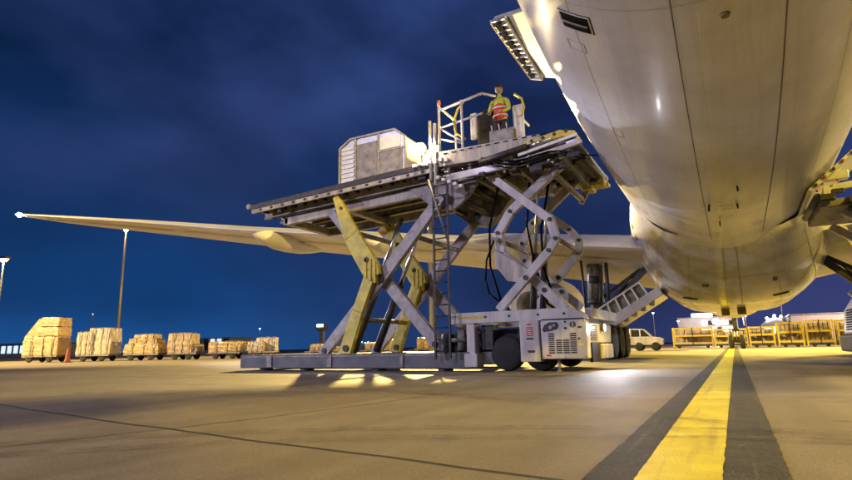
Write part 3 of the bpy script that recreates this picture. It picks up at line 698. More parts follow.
for (y0_, y1_) in ((12.98,13.08),(15.3,15.7)):
    g = MB(); g.prism([(-7.6,4.98),(-5.55,5.15),(-5.35,4.95),(-5.75,4.45),(-6.2,4.15),(-6.75,4.25)], y0_, y1_); hf = g.build('lift_head_frame', M['greys'], ldr, 0.02)
    pin(hf, -6.5, 4.5, y0_-0.05, y1_+0.05, 0.1)
g = MB(); g.tube((-6.1,13.0,4.5),(-6.1,15.6,4.5),0.1); g.tube((-5.8,13.0,4.8),(-5.8,15.6,4.8),0.08); g.tube((-6.9,13.0,4.6),(-6.9,15.6,4.6),0.07); g.build('cross_tube', M['dark'], ldr)

# chassis
g = MB()
g.prism([(-6.12,1.13),(-2.80,1.15),(-2.80,1.24),(-3.15,1.41),(-6.12,1.40)], YN, YN+0.28)
g.prism([(-6.12,1.13),(-2.80,1.15),(-2.80,1.24),(-3.15,1.41),(-6.12,1.40)], YF-0.28, YF)
g.box(-6.12,-5.85,YN+0.28,YF-0.28,1.14,1.38); g.box(-2.9,-2.72,YN+0.28,YF-0.28,1.16,1.40)
ch = g.build('chassis', M['white'], ldr, 0.015)
g = MB(); g.box(-5.72,-5.50,YN+0.02,YN+0.30,0.18,1.13); g.box(-5.78,-5.44,YN-0.02,YN+0.4,0.10,0.42); g.build('support_column', M['white'], ch, 0.02)
g = MB(); g.box(-5.9,-3.0,13.1,15.2,0.45,1.0); g.box(-5.4,-5.1,12.7,13.1,0.5,1.1); g.tube((-5.3,12.75,0.75),(-5.3,13.4,0.75),0.18); g.box(-6.6,-5.95,12.7,13.5,0.46,0.95)
g.path([(-6.0,12.7,0.9),(-5.7,12.75,1.05),(-5.3,12.7,0.95)],0.03); g.tube((-6.3,12.62,0.46),(-6.3,12.62,0.9),0.14)
g.build('engine_block', M['dark'], ch, 0.02)
g = MB(); g.tube((-5.95,12.7,0.5),(-5.95,12.7,1.0),0.09); g.tube((-6.25,12.6,0.75),(-5.8,12.6,0.75),0.05); g.build('valve_cylinder', M['rim'], ch)
for (x, y) in ((-4.78,12.86),(-4.78,15.5),(-3.98,12.95),(-3.98,15.4)):
    r = 0.42
    g = MB(); g.lathe([(-0.15,0.2),(-0.15,0.34),(-0.11,0.4),(0,r),(0.11,0.4),(0.15,0.34),(0.15,0.2)], (x,y,r), 'y', 32); w_ = g.build('wheel', M['tyre'], ldr)
    g = MB(); g.lathe([(-0.13,0.03),(-0.13,0.09),(-0.07,0.1),(-0.10,0.2),(0.10,0.2),(0.13,0.03)], (x,y,r), 'y', 20); g.build('rim', M['greys'], w_)
# side cabinet with its warning label
g = MB(); g.box(-4.34,-3.88,YN-0.06,YN+0.3,0.22,1.15); c1 = g.build('side_cabinet', M['white'], ldr, 0.02)
g = MB(); g.box(-4.17,-4.03,YN-0.066,YN-0.061,0.80,1.0); g.box(-4.15,-4.06,YN-0.066,YN-0.061,1.04,1.08); g.build('warning_label', M['red'], c1)
g = MB()
for z in (0.83,0.87,0.91,0.95): g.box(-4.155,-4.045,YN-0.069,YN-0.067,z,z+0.014)
g.build('label_text', M['railw'], c1)
g = MB(); g.box(-4.18,-4.02,YN-0.075,YN-0.061,0.72,0.76); g.box(-4.16,-4.0,YN-0.08,YN-0.061,0.43,0.48); g.build('latch', M['dark'], c1, 0.008)
# engine cabinet with louvres
g = MB(); g.box(-3.83,-2.82,YN-0.08,YN+0.3,0.28,1.14); c2 = g.build('engine_cabinet', M['white'], ldr, 0.03)
yl = YN-0.08
def louv(x0, x1, z0, z1, nn):
    g = MB()
    for k in range(nn):
        z = z0+(z1-z0)*k/(nn-1); g.box(x0, x1, yl-0.012, yl-0.002, z-0.011, z+0.011)
    g.build('louvre', M['black'], c2)
for (x0,x1,zt) in ((-3.66,-3.53,0.83),(-3.49,-3.36,0.69),(-3.33,-3.20,0.69),(-3.17,-3.04,0.83)): louv(x0, x1, 0.42, zt, 10 if zt > 0.8 else 7)
g = MB(); g.prism([(-3.79,0.93),(-3.74,1.03),(-3.62,1.09),(-3.45,1.09),(-3.42,1.02),(-3.45,0.94),(-3.60,0.90),(-3.76,0.88)], yl-0.012, yl-0.002); rc = g.build('cabinet_recess', M['dark'], c2)
g = MB(); g.tube((-3.60,yl-0.02,0.98),(-3.60,yl,0.98),0.045); g.tube((-3.52,yl-0.02,1.02),(-3.52,yl,1.02),0.03); g.build('filler_cap', M['rim'], rc)
g = MB(); g.tube((-3.10,yl-0.014,1.03),(-3.10,yl,1.03),0.065,n=20); g.tube((-3.27,yl-0.014,0.95),(-3.27,yl,0.95),0.03); g.tube((-3.27,yl-0.014,1.09),(-3.27,yl,1.09),0.02); g.tube((-2.98,yl-0.014,0.72),(-2.98,yl,0.72),0.022); g.box(-2.99,-2.91,yl-0.014,yl,0.95,0.985); g.build('gauge', M['dark'], c2)
g = MB(); g.box(-3.108,-3.092,yl-0.018,yl-0.014,0.98,1.08); g.build('gauge_needle', M['railw'], c2)
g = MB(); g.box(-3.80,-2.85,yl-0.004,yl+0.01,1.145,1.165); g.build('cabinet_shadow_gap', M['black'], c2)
for (x_, z_) in ((-3.79,0.33),(-2.86,0.33),(-3.79,1.11),(-2.86,1.11),(-3.3,0.31)):
    g = MB(); g.tube((x_,yl-0.008,z_),(x_,yl,z_),0.012,n=8); g.build('bolt_head', M['dark'], c2)
g = MB(); g.box(-3.0,-2.88,yl-0.004,yl-0.001,0.56,0.62); g.build('warning_label', M['yellow'], c2)
g = MB(); g.box(-3.72,-3.62,yl-0.004,yl-0.001,0.34,0.38); g.build('warning_label', M['red'], c2)
for x_ in (-5.2,-4.6,-3.9,-3.3):
    g = MB(); g.tube((x_,YN-0.012,1.28),(x_,YN,1.28),0.03,n=10); g.build('bolt_head', M['dark'], ch)
g = MB(); g.box(-5.95,-5.2,YN-0.006,YN-0.002,1.25,1.31); g.build('hazard_strip', M['yellow'], ch)
# front corner
g = MB(); g.prism([(-3.30,0.62),(-2.84,0.62),(-2.82,1.06),(-2.98,1.13),(-3.30,1.14)], YN+0.24, 15.3); fc = g.build('front_cowl', M['white'], ldr, 0.03)
for k in range(8):
    z = 0.68+k*0.045; g = MB(); g.box(-2.838,-2.815,YN+0.42,YN+1.0,z,z+0.022); g.build('louvre', M['black'], fc)
g = MB(); g.box(-3.2,-2.78,YN+1.2,15.2,0.24,0.60); g.build('front_bumper', M['beige'], ldr, 0.03)
g = MB(); g.box(-2.86,-2.80,YN+0.32,YN+1.1,0.2,0.62); g.build('mud_flap', M['black'], ldr)
g = MB(); g.tube((-2.84,14.05,0.98),(-2.74,14.05,0.98),0.09,0.1,n=20); hl = g.build('headlamp', M['rim'], ldr)
g = MB(); g.tube((-2.745,14.05,0.98),(-2.725,14.05,0.98),0.082,n=20); g.build('lens', E_HEAD, hl)
g = MB(); g.tube((-3.50,YN+0.1,0.0),(-3.50,YN+0.1,0.28),0.035); g.tube((-3.50,YN+0.1,0.0),(-3.50,YN+0.1,0.03),0.07); g.build('stabiliser_jack', M['greys'], ldr)

# bridge scissor (white cranked arms)
def crank(pts, w_, y0, y1):
    a = arm('bridge_scissor_arm', pts, [w_]*len(pts), y0, y1, M['white'], 0.02)
    for q in pts[1:-1]: pin(a, q[0], q[1], y0-0.03, y1+0.03, 0.05)
    m_ = len(pts)-1; p0 = pts[m_-1]; p1 = pts[m_]; pin(a, p0[0]*0.55+p1[0]*0.45, p0[1]*0.55+p1[1]*0.45, y0-0.03, y1+0.1, 0.06)
    return a
crank([(-5.25,5.05),(-3.55,3.52),(-3.44,3.05),(-3.62,2.78),(-4.95,1.44)], 0.21, 12.72, 12.86)
crank([(-3.25,4.95),(-4.63,3.92),(-4.98,3.40),(-4.92,2.85),(-4.25,2.28),(-3.4,1.40)], 0.23, 13.0, 13.16)
crank([(-5.40,5.1),(-3.75,3.75),(-3.50,3.42),(-3.53,3.10),(-4.85,1.6)], 0.21, 15.3, 15.44)
crank([(-3.35,5.1),(-4.70,4.0),(-5.05,3.45),(-5.0,2.95),(-4.4,2.38),(-3.5,1.55)], 0.23, 15.05, 15.2)
g = MB(); g.prism([(-5.08,3.0),(-4.86,2.85),(-4.20,2.40),(-4.22,2.05),(-4.75,2.15),(-5.05,2.55)], 12.92, 12.99); g.build('gusset_plate', M['beige'], ldr, 0.02)
for (x, z) in ((-3.5,3.1),(-4.95,3.2),(-4.3,2.2)):
    g = MB(); g.tube((x,12.8,z),(x,15.4,z),0.06,n=14); g.build('cross_tube', M['greys'], ldr)
for y in (13.7, 14.5):
    g = MB(); g.tube((-4.4,y,1.3),(-4.25,y,2.9),0.085); cy = g.build('lift_cylinder', M['dark'], ldr)
    g = MB(); g.tube((-4.25,y,2.9),(-4.05,y,4.9),0.04); g.build('piston_rod', M['rim'], cy)
for k,(xa,xb) in enumerate(((-5.0,-5.15),(-4.3,-4.1),(-3.9,-4.0))):
    g = MB(); g.path([(xa,13.3+k*0.4,4.8),((xa+xb)/2-0.2,13.2+k*0.4,3.6),(xb-0.15,13.2+k*0.4,2.6),(xb+0.1,13.3+k*0.4,1.6),(xb+0.5,13.3+k*0.4,1.3)],0.03); g.build('hydraulic_hose', M['black'], ldr)
g = MB(); g.path([(-5.05,12.9,3.2),(-5.25,12.85,2.7),(-5.3,12.85,2.2),(-5.2,12.85,1.85),(-4.95,12.9,1.65)],0.025); g.build('hydraulic_hose', M['black'], ldr)

# bridge platform
g = MB(); g.box(-6.3,-3.0,YN+0.1,YF+0.1,5.22,5.34); br = g.build('bridge_platform', M['greys'], ldr, 0.01)
g = MB(); g.prism([(-6.42,5.25),(-4.6,5.20),(-3.9,5.34),(-3.62,5.52),(-3.62,5.60),(-6.42,5.66)], YN-0.02, YN+0.1); g.build('side_panel', M['beige'], br, 0.015)
g = MB(); g.prism([(-6.2,4.98),(-4.0,5.06),(-2.62,5.26),(-2.62,5.16),(-4.0,4.90),(-6.2,4.78)], YN-0.06, YN+0.06); g.build('side_beam', M['white'], br, 0.012)
g = MB(); g.prism([(-6.2,4.98),(-2.9,5.26),(-2.9,5.14),(-6.2,4.78)], YF-0.05, YF+0.07); g.build('side_beam', M['white'], br, 0.012)
for x in (-6.1,-5.5,-4.9,-4.3,-3.7,-3.15):
    g = MB(); g.box(x-0.05,x+0.05,YN+0.05,YF,4.90,5.20); g.build('cross_member', M['greys'], br, 0.01)
g = MB()
random.seed(9)
for k in range(46):
    x = random.uniform(-6.2,-2.8); y = random.choice((12.42,12.6,12.9,13.5,14.3,15.2)); s_ = random.uniform(0.035,0.11); z = random.uniform(4.7,5.14)
    g = MB()
    if k % 3: g.box(x-s_*1.4,x+s_*1.4,y-s_,y+s_,z-s_*0.6,z+s_*0.6)
    else: g.tube((x-s_*2.5,y,z),(x+s_*2.5,y,z+0.03),s_*0.6)
    g.build('drive_unit', M['dark'], br, 0.01)
g = MB()
for k in range(16):
    x = random.uniform(-6.2,-3.0); z = random.uniform(4.75,5.2); s_ = random.uniform(0.02,0.045); g = MB(); g.sphere((x,12.36,z),s_,seg=8); g.build('fitting', M['chrome'], br)
g = MB()
for k in range(5):
    z = 5.05+0.05*(k%3); x0 = -5.7+0.3*k; pts = [(x0+i*0.28, 12.36+0.03*math.sin(i*1.3+k), z+0.09*math.sin(i*0.9+k)-0.03*i) for i in range(9)]; g.path(pts, 0.018, 6)
g.build('hydraulic_hose', M['black'], br)
for k in range(14): x = -6.2+k*0.24; g = MB(); g.box(x,x+0.12,YN-0.035,YN-0.02,5.56,5.585); g.build('deck_slot', M['black'], br)
g = MB(); g.tube((-5.15,12.40,5.12),(-3.9,12.40,5.30),0.085); gc = g.build('side_shift_cylinder', M['dark'], br)
g = MB(); g.tube((-3.9,12.40,5.30),(-3.3,12.40,5.38),0.045); g.build('piston_rod', M['chrome'], gc)
g = MB(); g.prism([(-4.1,5.22),(-3.05,5.40),(-2.80,5.38),(-2.75,5.50),(-3.1,5.60),(-4.0,5.46)], YN-0.04, YN+0.55); yw = g.build('wing_platform', M['yellow'], br, 0.03)
g = MB(); g.prism([(-4.15,5.10),(-2.72,5.34),(-2.70,5.42),(-4.15,5.18)], YN-0.09, YN-0.045); g.build('wing_trim', M['railw'], yw, 0.008)
g = MB()
for k in range(4): g.tube((-3.8+k*0.28,YN-0.06,5.44+k*0.03),(-3.8+k*0.28,YN-0.03,5.44+k*0.03),0.04)
g.build('bolt_head', M['dark'], yw)
g = MB(); g.tube((-2.86,YN+0.05,5.30),(-2.86,YF+0.2,5.30),0.12,n=20); bb = g.build('front_bumper', M['bumper'], br)
g = MB(); g.tube((-2.86,YN-0.02,5.30),(-2.86,YN+0.05,5.30),0.14,n=20); g.build('bumper_cap', M['chrome'], bb)
g = MB(); g.tube((-2.86,YF+0.2,5.30),(-2.86,YF+0.27,5.30),0.14,n=20); g.build('bumper_cap', M['chrome'], bb)
g = MB(); g.box(-3.25,-2.75,YF-0.3,YF+0.2,4.98,5.20); g.box(-3.35,-3.05,YF-0.5,YF+0.1,4.86,5.0); g.box(-2.95,-2.68,YF,YF+0.3,5.02,5.12); g.build('hinge_bracket', M['yellow'], br, 0.03)
g = MB(); g.beam((-3.2,12.7,5.0),(-3.45,12.7,4.55),0.12,0.16); g.beam((-3.2,15.7,5.0),(-3.45,15.7,4.55),0.12,0.16); g.tube((-3.4,12.7,4.65),(-3.4,15.7,4.65),0.08); g.build('knuckle_bracket', M['greys'], br, 0.01)

# railings, ladder, posts
rl = MB()
P0, P1, P2 = -6.35, -5.68, -5.2
for x in (P0, P1): rl.tube((x,12.58,5.6),(x,12.58,7.02 if x == P0 else 7.0),0.035)
rl.tube((P0,12.58,6.85),(-5.1,12.58,7.05),0.035); rl.tube((P0,12.58,6.35),(-5.1,12.58,6.5),0.028); rl.tube((P0,12.58,6.35),(P1,12.58,5.85),0.03); rl.tube((P0,12.58,6.05),(P1,12.58,5.8),0.025)
rl.tube((P0,12.58,6.95),(P0,13.6,6.95),0.03); rl.tube((P0,13.6,5.6),(P0,13.6,6.95),0.03); rl.tube((-5.1,12.58,7.05),(-5.0,13.3,7.25),0.03)
for x in (-4.32,-4.15): rl.tube((x,12.9,5.55),(x,12.9,6.5),0.03)
rl.tube((-4.32,12.9,6.1),(-4.15,12.9,5.7),0.025); rl.tube((-4.32,12.9,6.5),(-4.32,14.0,6.5),0.03)
rl = rl.build('guard_rail', M['railw'], br)
g = MB(); g.tube((P0,12.58,7.02),(P0,12.58,7.14),0.055,0.04); g.build('beacon', M['orange'], rl)
g = MB(); g.path([(-5.62,12.6,6.95),(-5.78,12.55,6.75),(-5.9,12.55,6.45),(-5.85,12.55,6.1),(-5.6,12.6,5.9)],0.03); g.build('air_hose', M['armyel'], rl)
g = MB(); g.path([(-4.3,12.85,6.95),(-4.1,12.8,6.75),(-4.05,12.8,6.5),(-4.15,12.85,6.3)],0.03); g.build('air_hose', M['armyel'], rl)
for (x, z0, z1, r) in ((-6.56,4.9,6.55,0.04),(-6.42,4.5,6.45,0.045)):
    g = MB(); g.tube((x,12.44,z0),(x,12.44,z1),r); g.build('guide_post', M['railw'], ldr)
g = MB(); 
for k in range(7): g = MB(); g.box(-7.1+k*0.16,-7.0+k*0.16,12.38,12.5,5.32+0.03*(k%2),5.42+0.02*(k%3)); g.build('control_box', M['railw'], ldr, 0.01)
for k in range(5): g = MB(); g.box(-6.35+k*0.16,-6.25+k*0.16,12.3,12.42,4.86-k*0.08,4.94-k*0.08); g.build('control_box', M['railw'], ldr, 0.01)
g = MB()
for x in (-6.47,-6.07): g.beam((x,12.32,0.3),(x,12.38,4.75),0.05,0.045,(1,0,0))
for k in range(16): z = 0.5+k*0.28; g.tube((-6.47,12.35,z),(-6.07,12.35,z),0.018)
lad = g.build('ladder', M['dark'], ldr)
g = MB(); g.tube((-6.6,12.36,4.9),(-6.07,12.36,3.2),0.03); g.build('ladder_stay', M['greys'], lad)
# folded screens round the operator's place
for (x0, x1, z0, z1, y) in ((-5.62,-5.42,6.0,6.75,12.95),(-4.52,-4.22,5.75,6.85,13.25)):
    g = MB(); g.box(x0,x1,y,y+0.10,z0,z1); g.build('white_screen', M['whitefab'], br, 0.09, seg=4)
g = MB(); g.prism([(-5.52,5.62),(-5.5,6.5),(-5.36,6.85),(-5.02,6.9),(-5.0,6.3),(-5.1,5.62)], 13.15, 13.35); g.build('dark_canvas_cover', M['cloth'], br, 0.06, seg=4)
g = MB(); g.box(-5.0,-4.35,12.75,13.0,5.62,6.05); g.build('control_console', M['greys'], br, 0.03)
g = MB()
for k in range(3): g.tube((-4.9+k*0.2,12.72,6.0),(-4.9+k*0.2,12.66,6.15),0.014)
g.build('control_lever', M['railw'], br)
# floodlamps on the deck corner
def lamp_head(x, y, z, r, name='work_lamp'):
    g = MB(); g.lathe([(0.0,r*1.05),(0.05,r*1.05),(0.16,r*0.7),(0.22,r*0.3)], (x,y,z), 'y', 20); g.tube((x,y+0.1,z),(x,y+0.1,plat_z(x)-0.02),0.025)
    h = g.build(name, M['dark'], ldr); g = MB(); g.sphere((x,y-0.02,z),r*0.92,(1,0.7,1)); g.build('lens', E_WARM, h)
lamp_head(-7.05,12.75,5.95,0.19); lamp_head(-6.52,12.75,5.86,0.085)

# ------------------------------------------------------------------ container on the platform
cz = plat_z(-9)+0.06
ct = thing('cargo_container', 'silver cargo container standing on the raised loader platform beside the lit work lamps', 'container', (-9.0,14.4,cz))
x0, x1, y0, y1, h = -10.35, -7.95, 13.5, 15.6, 1.66
cp = [(x0,cz),(x1,cz),(x1,cz+h*0.82),(x1-0.35,cz+h),(x0+0.4,cz+h),(x0,cz+h*0.85)]
g = MB(); g.prism(cp, y0, y1); g.build('shell', M['alum'], ct, 0.02)
g = MB()
for a, b in zip(cp, cp[1:]+cp[:1]):
    g.beam((a[0],y0-0.012,a[1]),(b[0],y0-0.012,b[1]),0.06,0.09,(0,1,0))
for x in (-9.75,-8.9): g.beam((x,y0-0.012,cz),(x,y0-0.012,cz+h),0.05,0.07,(0,1,0))
g.beam((-8.9,y0-0.012,cz+1.05),(x1,y0-0.012,cz+1.05),0.05,0.06,(0,0,1))
g.build('edge_frame', M['rim'], ct, 0.008)
g = MB()
for a, b in zip(cp, cp[1:]+cp[:1]): g.beam((a[0],y1+0.012,a[1]),(b[0],y1+0.012,b[1]),0.06,0.09,(0,1,0))
g.build('edge_frame', M['rim'], ct, 0.008)
g = MB(); g.box(-9.70,-8.95,y0-0.02,y0-0.003,cz+0.1,cz+h*0.86); g.box(-8.85,-8.05,y0-0.02,y0-0.003,cz+0.1,cz+1.0); g.build('grey_panel', M['greys'], ct)
g = MB(); g.box(-8.85,-8.12,y0-0.02,y0-0.003,cz+1.1,cz+1.48); g.build('white_panel', M['railw'], ct)
g = MB()
for k in range(9): g.box(-10.28,-9.82,y0-0.03,y0-0.003,cz+0.12+k*0.15,cz+0.21+k*0.15)
g.build('roller_door', M['railw'], ct, 0.008)

# ------------------------------------------------------------------ operator
def skin_mesh(name, verts, edges, radii, m, parent, lvl=2, root=0):
    me = bpy.data.meshes.new(name); me.from_pydata(verts, edges, []); me.materials.append(m)
    o = bpy.data.objects.new(name, me); COL.objects.link(o); o.parent = parent
    sk = o.modifiers.new('skin', 'SKIN'); sk.use_smooth_shade = True
    sv = me.skin_vertices[0].data if me.skin_vertices else None
    if sv is None:
        bpy.context.view_layer.objects.active = o
        me.skin_vertices.new() if hasattr(me.skin_vertices, 'new') else None
        sv = me.skin_vertices[0].data
    for i, r in enumerate(radii): sv[i].radius = (r, r) if not isinstance(r, tuple) else r
    sv[root].use_root = True
    sb = o.modifiers.new('sub', 'SUBSURF'); sb.levels = lvl; sb.render_levels = lvl
    return o
op = thing('person', 'operator in dark cap, pale yellow shirt and red vest standing at the loader controls', 'person', (-4.8,13.1,5.45)); op.scale = (1.1,1.1,1.08)
V = [(0,0,.92),(0,0,1.08),(0,0.01,1.25),(0,0,1.42),(0,0,1.50),(0,-0.02,1.60),
     (-.19,0,1.40),(-.25,-.06,1.14),(-.17,-.26,1.00),(.19,0,1.40),(.25,-.06,1.14),(.15,-.27,1.0),
     (-.10,0,.86),(-.11,-.02,.48),(-.12,.03,.09),(-.13,-.12,.04),(.10,0,.86),(.12,-.02,.48),(.13,.03,.09),(.14,-.12,.04)]
Eg = [(0,1),(1,2),(2,3),(3,4),(4,5),(3,6),(6,7),(7,8),(3,9),(9,10),(10,11),(0,12),(12,13),(13,14),(14,15),(0,16),(16,17),(17,18),(18,19)]
Rd = [(.15,.11),(.145,.10),(.165,.115),(.13,.09),.055,.05,.065,.048,.032,.065,.048,.032,.09,.065,.045,.04,.09,.065,.045,.04]
skin_mesh('body', V, Eg, Rd, M['shirt'], op)
g = MB(); g.sphere((0,-0.02,1.70),0.105,(0.85,1.0,1.15),20); g.sphere((0,-0.125,1.685),0.018,(0.8,1,1.5),8); g.sphere((-.09,-.01,1.69),0.02,(.5,1,1.4),8); g.sphere((.09,-.01,1.69),0.02,(.5,1,1.4),8)
hd = g.build('head', M['skinp'], None); hd.parent = op
g = MB(); g.sphere((-.035,-.108,1.71),0.012,seg=8); g.sphere((.035,-.108,1.71),0.012,seg=8); g.box(-.025,.025,-.122,-.112,1.635,1.643); q = g.build('eye', M['black'], None); q.parent = hd
g = MB(); g.sphere((0,-0.01,1.76),0.108,(0.92,1.05,0.75),20); g.quadbox([(-.07,-.19,1.745),(.07,-.19,1.745),(.08,-.08,1.765),(-.08,-.08,1.765),(-.07,-.19,1.755),(.07,-.19,1.755),(.08,-.08,1.78),(-.08,-.08,1.78)]); q = g.build('cap', M['capm'], None); q.parent = op
# vest and trousers follow the body as slightly larger skins
skin_mesh('vest', [(0,0,.84),(0,0,.98),(0,0,1.12),(0,0.01,1.27),(0,0,1.37)], [(0,1),(1,2),(2,3),(3,4)], [(.185,.14),(.175,.135),(.17,.13),(.175,.13),(.14,.11)], M['vest'], op)
skin_mesh('trousers', [(0,0,.95),(-.10,0,.84),(-.11,-.02,.48),(-.12,.03,.10),(.10,0,.84),(.12,-.02,.48),(.13,.03,.10)], [(0,1),(1,2),(2,3),(0,4),(4,5),(5,6)], [(.165,.125),.105,.08,.065,.105,.08,.065], M['trous'], op)
for sx in (-1, 1):
    hx, hy, hz = (-.17,-.26,1.00) if sx < 0 else (.15,-.27,1.0)
    pts = [(hx,hy,hz),(hx,hy-.06,hz-.005),(hx,hy-.09,hz-.01)]; rr = [.026,.03,.028]; ed = [(0,1),(1,2)]
    for k in range(4):
        fx = hx+(k-1.5)*.02; b = len(pts); pts += [(fx,hy-.12,hz-.01),(fx,hy-.155+.006*abs(k-1.5),hz-.025),(fx,hy-.165,hz-.05)]; rr += [.009,.008,.007]; ed += [(2,b),(b,b+1),(b+1,b+2)]
    b = len(pts); pts += [(hx-sx*.035,hy-.07,hz+.0),(hx-sx*.05,hy-.10,hz-.01)]; rr += [.011,.009]; ed += [(1,b),(b,b+1)]
    skin_mesh('hand', pts, ed, rr, M['skinp'], op, 1)

# ------------------------------------------------------------------ row of wrapped pallets on dollies (left background)
ROW = Vector((-46.8, 22.3)); U = Vector((0.879, 0.477)); RA = math.atan2(0.477, 0.879); K = 0.0755
def sp(px): return (px-22)*K
def hz(px, py): return 0.6 + (341+(735-px)*0.0192 - py)*K
def lump(boxes, seed, jit=0.05):
    random.seed(seed); g = MB()
    for (xa, xb, za, zb, ya, yb) in boxes:
        b2 = bmesh.new(); r = bmesh.ops.create_cube(b2, size=1)
        bmesh.ops.subdivide_edges(b2, edges=b2.edges, cuts=5, use_grid_fill=True)
        for v in b2.verts:
            k = 1 - 0.05*max(0, v.co.z)*2*(abs(v.co.x) > 0.45 or abs(v.co.y) > 0.45)
            v.co = Vector((xa+(v.co.x*k+0.5)*(xb-xa), ya+(v.co.y*k+0.5)*(yb-ya), za+(v.co.z+0.5)*(zb-za))) + Vector([random.uniform(-jit, jit) for _ in range(3)])
            v.co.z = max(v.co.z, za)
        tmp = bpy.data.meshes.new('tmp'); b2.to_mesh(tmp); b2.free(); g.bm.from_mesh(tmp); bpy.data.meshes.remove(tmp)
    return g
def dolly_parts(root, length):
    g = MB(); g.box(0.02,length-0.02,0.0,0.10,0.40,0.52); g.box(0.02,length-0.02,2.3,2.4,0.40,0.52)
    for k in range(9): x = 0.05+(length-0.2)*k/8; g.box(x,x+0.1,0.1,2.3,0.42,0.50)
    g.box(-0.5,0.02,1.15,1.25,0.36,0.44)
    g.build('frame', M['greys'], root)
    for x in (0.55, length-0.55):
        for y in (0.15, 2.25):
            g = MB(); g.lathe([(-0.09,0.12),(-0.09,0.23),(0,0.25),(0.09,0.23),(0.09,0.12)], (x,y,0.25), 'y', 20); g.tube((x,y-0.12,0.25),(x,y+0.12,0.25),0.05); g.build('wheel', M['tyre'], root)
    g = MB(); 
    for x in (0.55, length-0.55): g.box(x-0.12,x+0.12,0.1,2.3,0.3,0.41)
    g.build('axle', M['dark'], root)
loads = [ # px0, px1, boxes [(pxa, pxb, ytop, yfront, yback)], label, material
 (23, 68, [(24,68,337,0,2.4),(27,67,345,-0.03,2.43)], 'tallest wrapped pallet load at the far left, four carton layers with a sloping shoulder', 'carton'),
 (76, 118, [(76,95,333,0,2.3),(90,118,329,0.1,2.4)], 'two-step wrapped pallet load next to the tallest one', 'film'),
 (123, 165, [(123,165,344,0,2.4),(127,162,339,0.1,2.3),(132,158,335,0.3,2.1)], 'rounded golden heap of wrapped cargo at the foot of the tall lamp mast', 'pallet2'),
 (166, 201, [(166,195,334,0,2.3),(192,201,345,0.2,2.3)], 'square-topped wrapped pallet load with a low shoulder on its right', 'pallet'),
 (206, 243, [(206,243,342,0,2.4)], 'low flat-topped wrapped load right of the square-topped one', 'pallet2'),
 (245, 275, [(244,262,342,0,2.3),(251,274,338,1.0,2.4)], 'two-part wrapped load beside the left end of the loader base', 'film'),
 (305, 342, [(306,320,345,0,2.3),(318,341,347,0.2,2.3)], 'low wrapped pallet load seen through the foot of the left scissor legs', 'pallet2'),
 (360, 396, [(360,377,343,0,2.3),(377,396,340,0.1,2.4)], 'stepped wrapped pallet load framed between the yellow scissor legs', 'pallet'),
 (408, 437, [(411,430,338,0,2.3),(428,437,344,0.2,2.3)], 'narrow wrapped pallet load just left of the loader ladder', 'pallet2')]
for i, (pa, pb, bs, lab, mm) in enumerate(loads):
    p = ROW + U*(sp(pa)+0.32); L_ = (pb-pa)*K; q = min(1, (L_-1.1*(426-pa)/556)/L_)
    dl = thing('cargo_dolly', 'dolly under the ' + lab.split(' at the ')[0].split(' next')[0].split(' right of')[0].split(' just')[0].split(' seen')[0].split(' framed')[0].split(',')[0], 'dolly', (0,0,0), 'flat dollies under the wrapped pallets')
    dolly_parts(dl, max(L_*q, 1.5)); dl.scale = (1, 0.68, 1); dl.location = (p.x, p.y, 0); dl.rotation_euler = (0,0,RA)
    bx = [((a-pa)*K*q, (b-pa)*K*q, 0.52, hz((a+b)/2, t), y0, y1) for (a, b, t, y0, y1) in bs]
    g = lump(bx, 20+i, 0.032 if i else 0.02)
    if i == 0:
        # stacked cartons on the right, plastic-covered slope on the left
        for lay in range(4):
            z0 = 0.54+lay*0.70; g2 = lump([((0.02+(1.0 if lay > 1 else 0)+(0.2 if lay == 3 else 0)), L_*q-0.02*lay, z0, z0+0.67, 0.0, 2.35)], 50+lay, 0.03)
            tmp = bpy.data.meshes.new('tmp'); g2.bm.to_mesh(tmp); g2.bm.free(); g.bm.from_mesh(tmp); bpy.data.meshes.remove(tmp)
        g.prism([(0.05,1.9),(1.0,3.2),(1.3,3.28),(1.3,1.9)], 0.1, 2.2)
    o = g.build('pallet_load', M[mm], None); o.location = (p.x, p.y, 0); o.rotation_euler = (0,0,RA); o.scale = (1, 0.68, 1)
    for f in o.data.polygons: f.use_smooth = False
    tag(o, lab, 'cargo', 'wrapped pallet loads on dollies')
    for (xa_, xb_, za_, zb_, y0_, y1_) in bx:
        for t_ in (0.22, 0.55, 0.85):
            xs = xa_+(xb_-xa_)*t_; gs = MB(); gs.box(xs-0.03,xs+0.03,y0_-0.075,y0_-0.055,za_,zb_); gs.box(xs-0.03,xs+0.03,y0_-0.075,y1_,zb_+0.055,zb_+0.07)
            so_ = gs.build('strap', M['beige' if t_ == 0.55 else 'greys'], None); so_.parent = o
# cone
g = MB(); cn = thing('traffic_cone', 'red traffic cone standing before the tallest pallet load', 'cone')
g.lathe([(0.03,0.20),(0.1,0.19),(0.95,0.05),(1.0,0.03)], (0,0,0), 'z', 20); g.build('cone_body', M['conered'], cn)
g = MB(); g.box(-0.26,0.26,-0.26,0.26,0,0.05); g.build('foot', M['dark'], cn, 0.01)
cn.location = (-41.0, 22.8, 0)

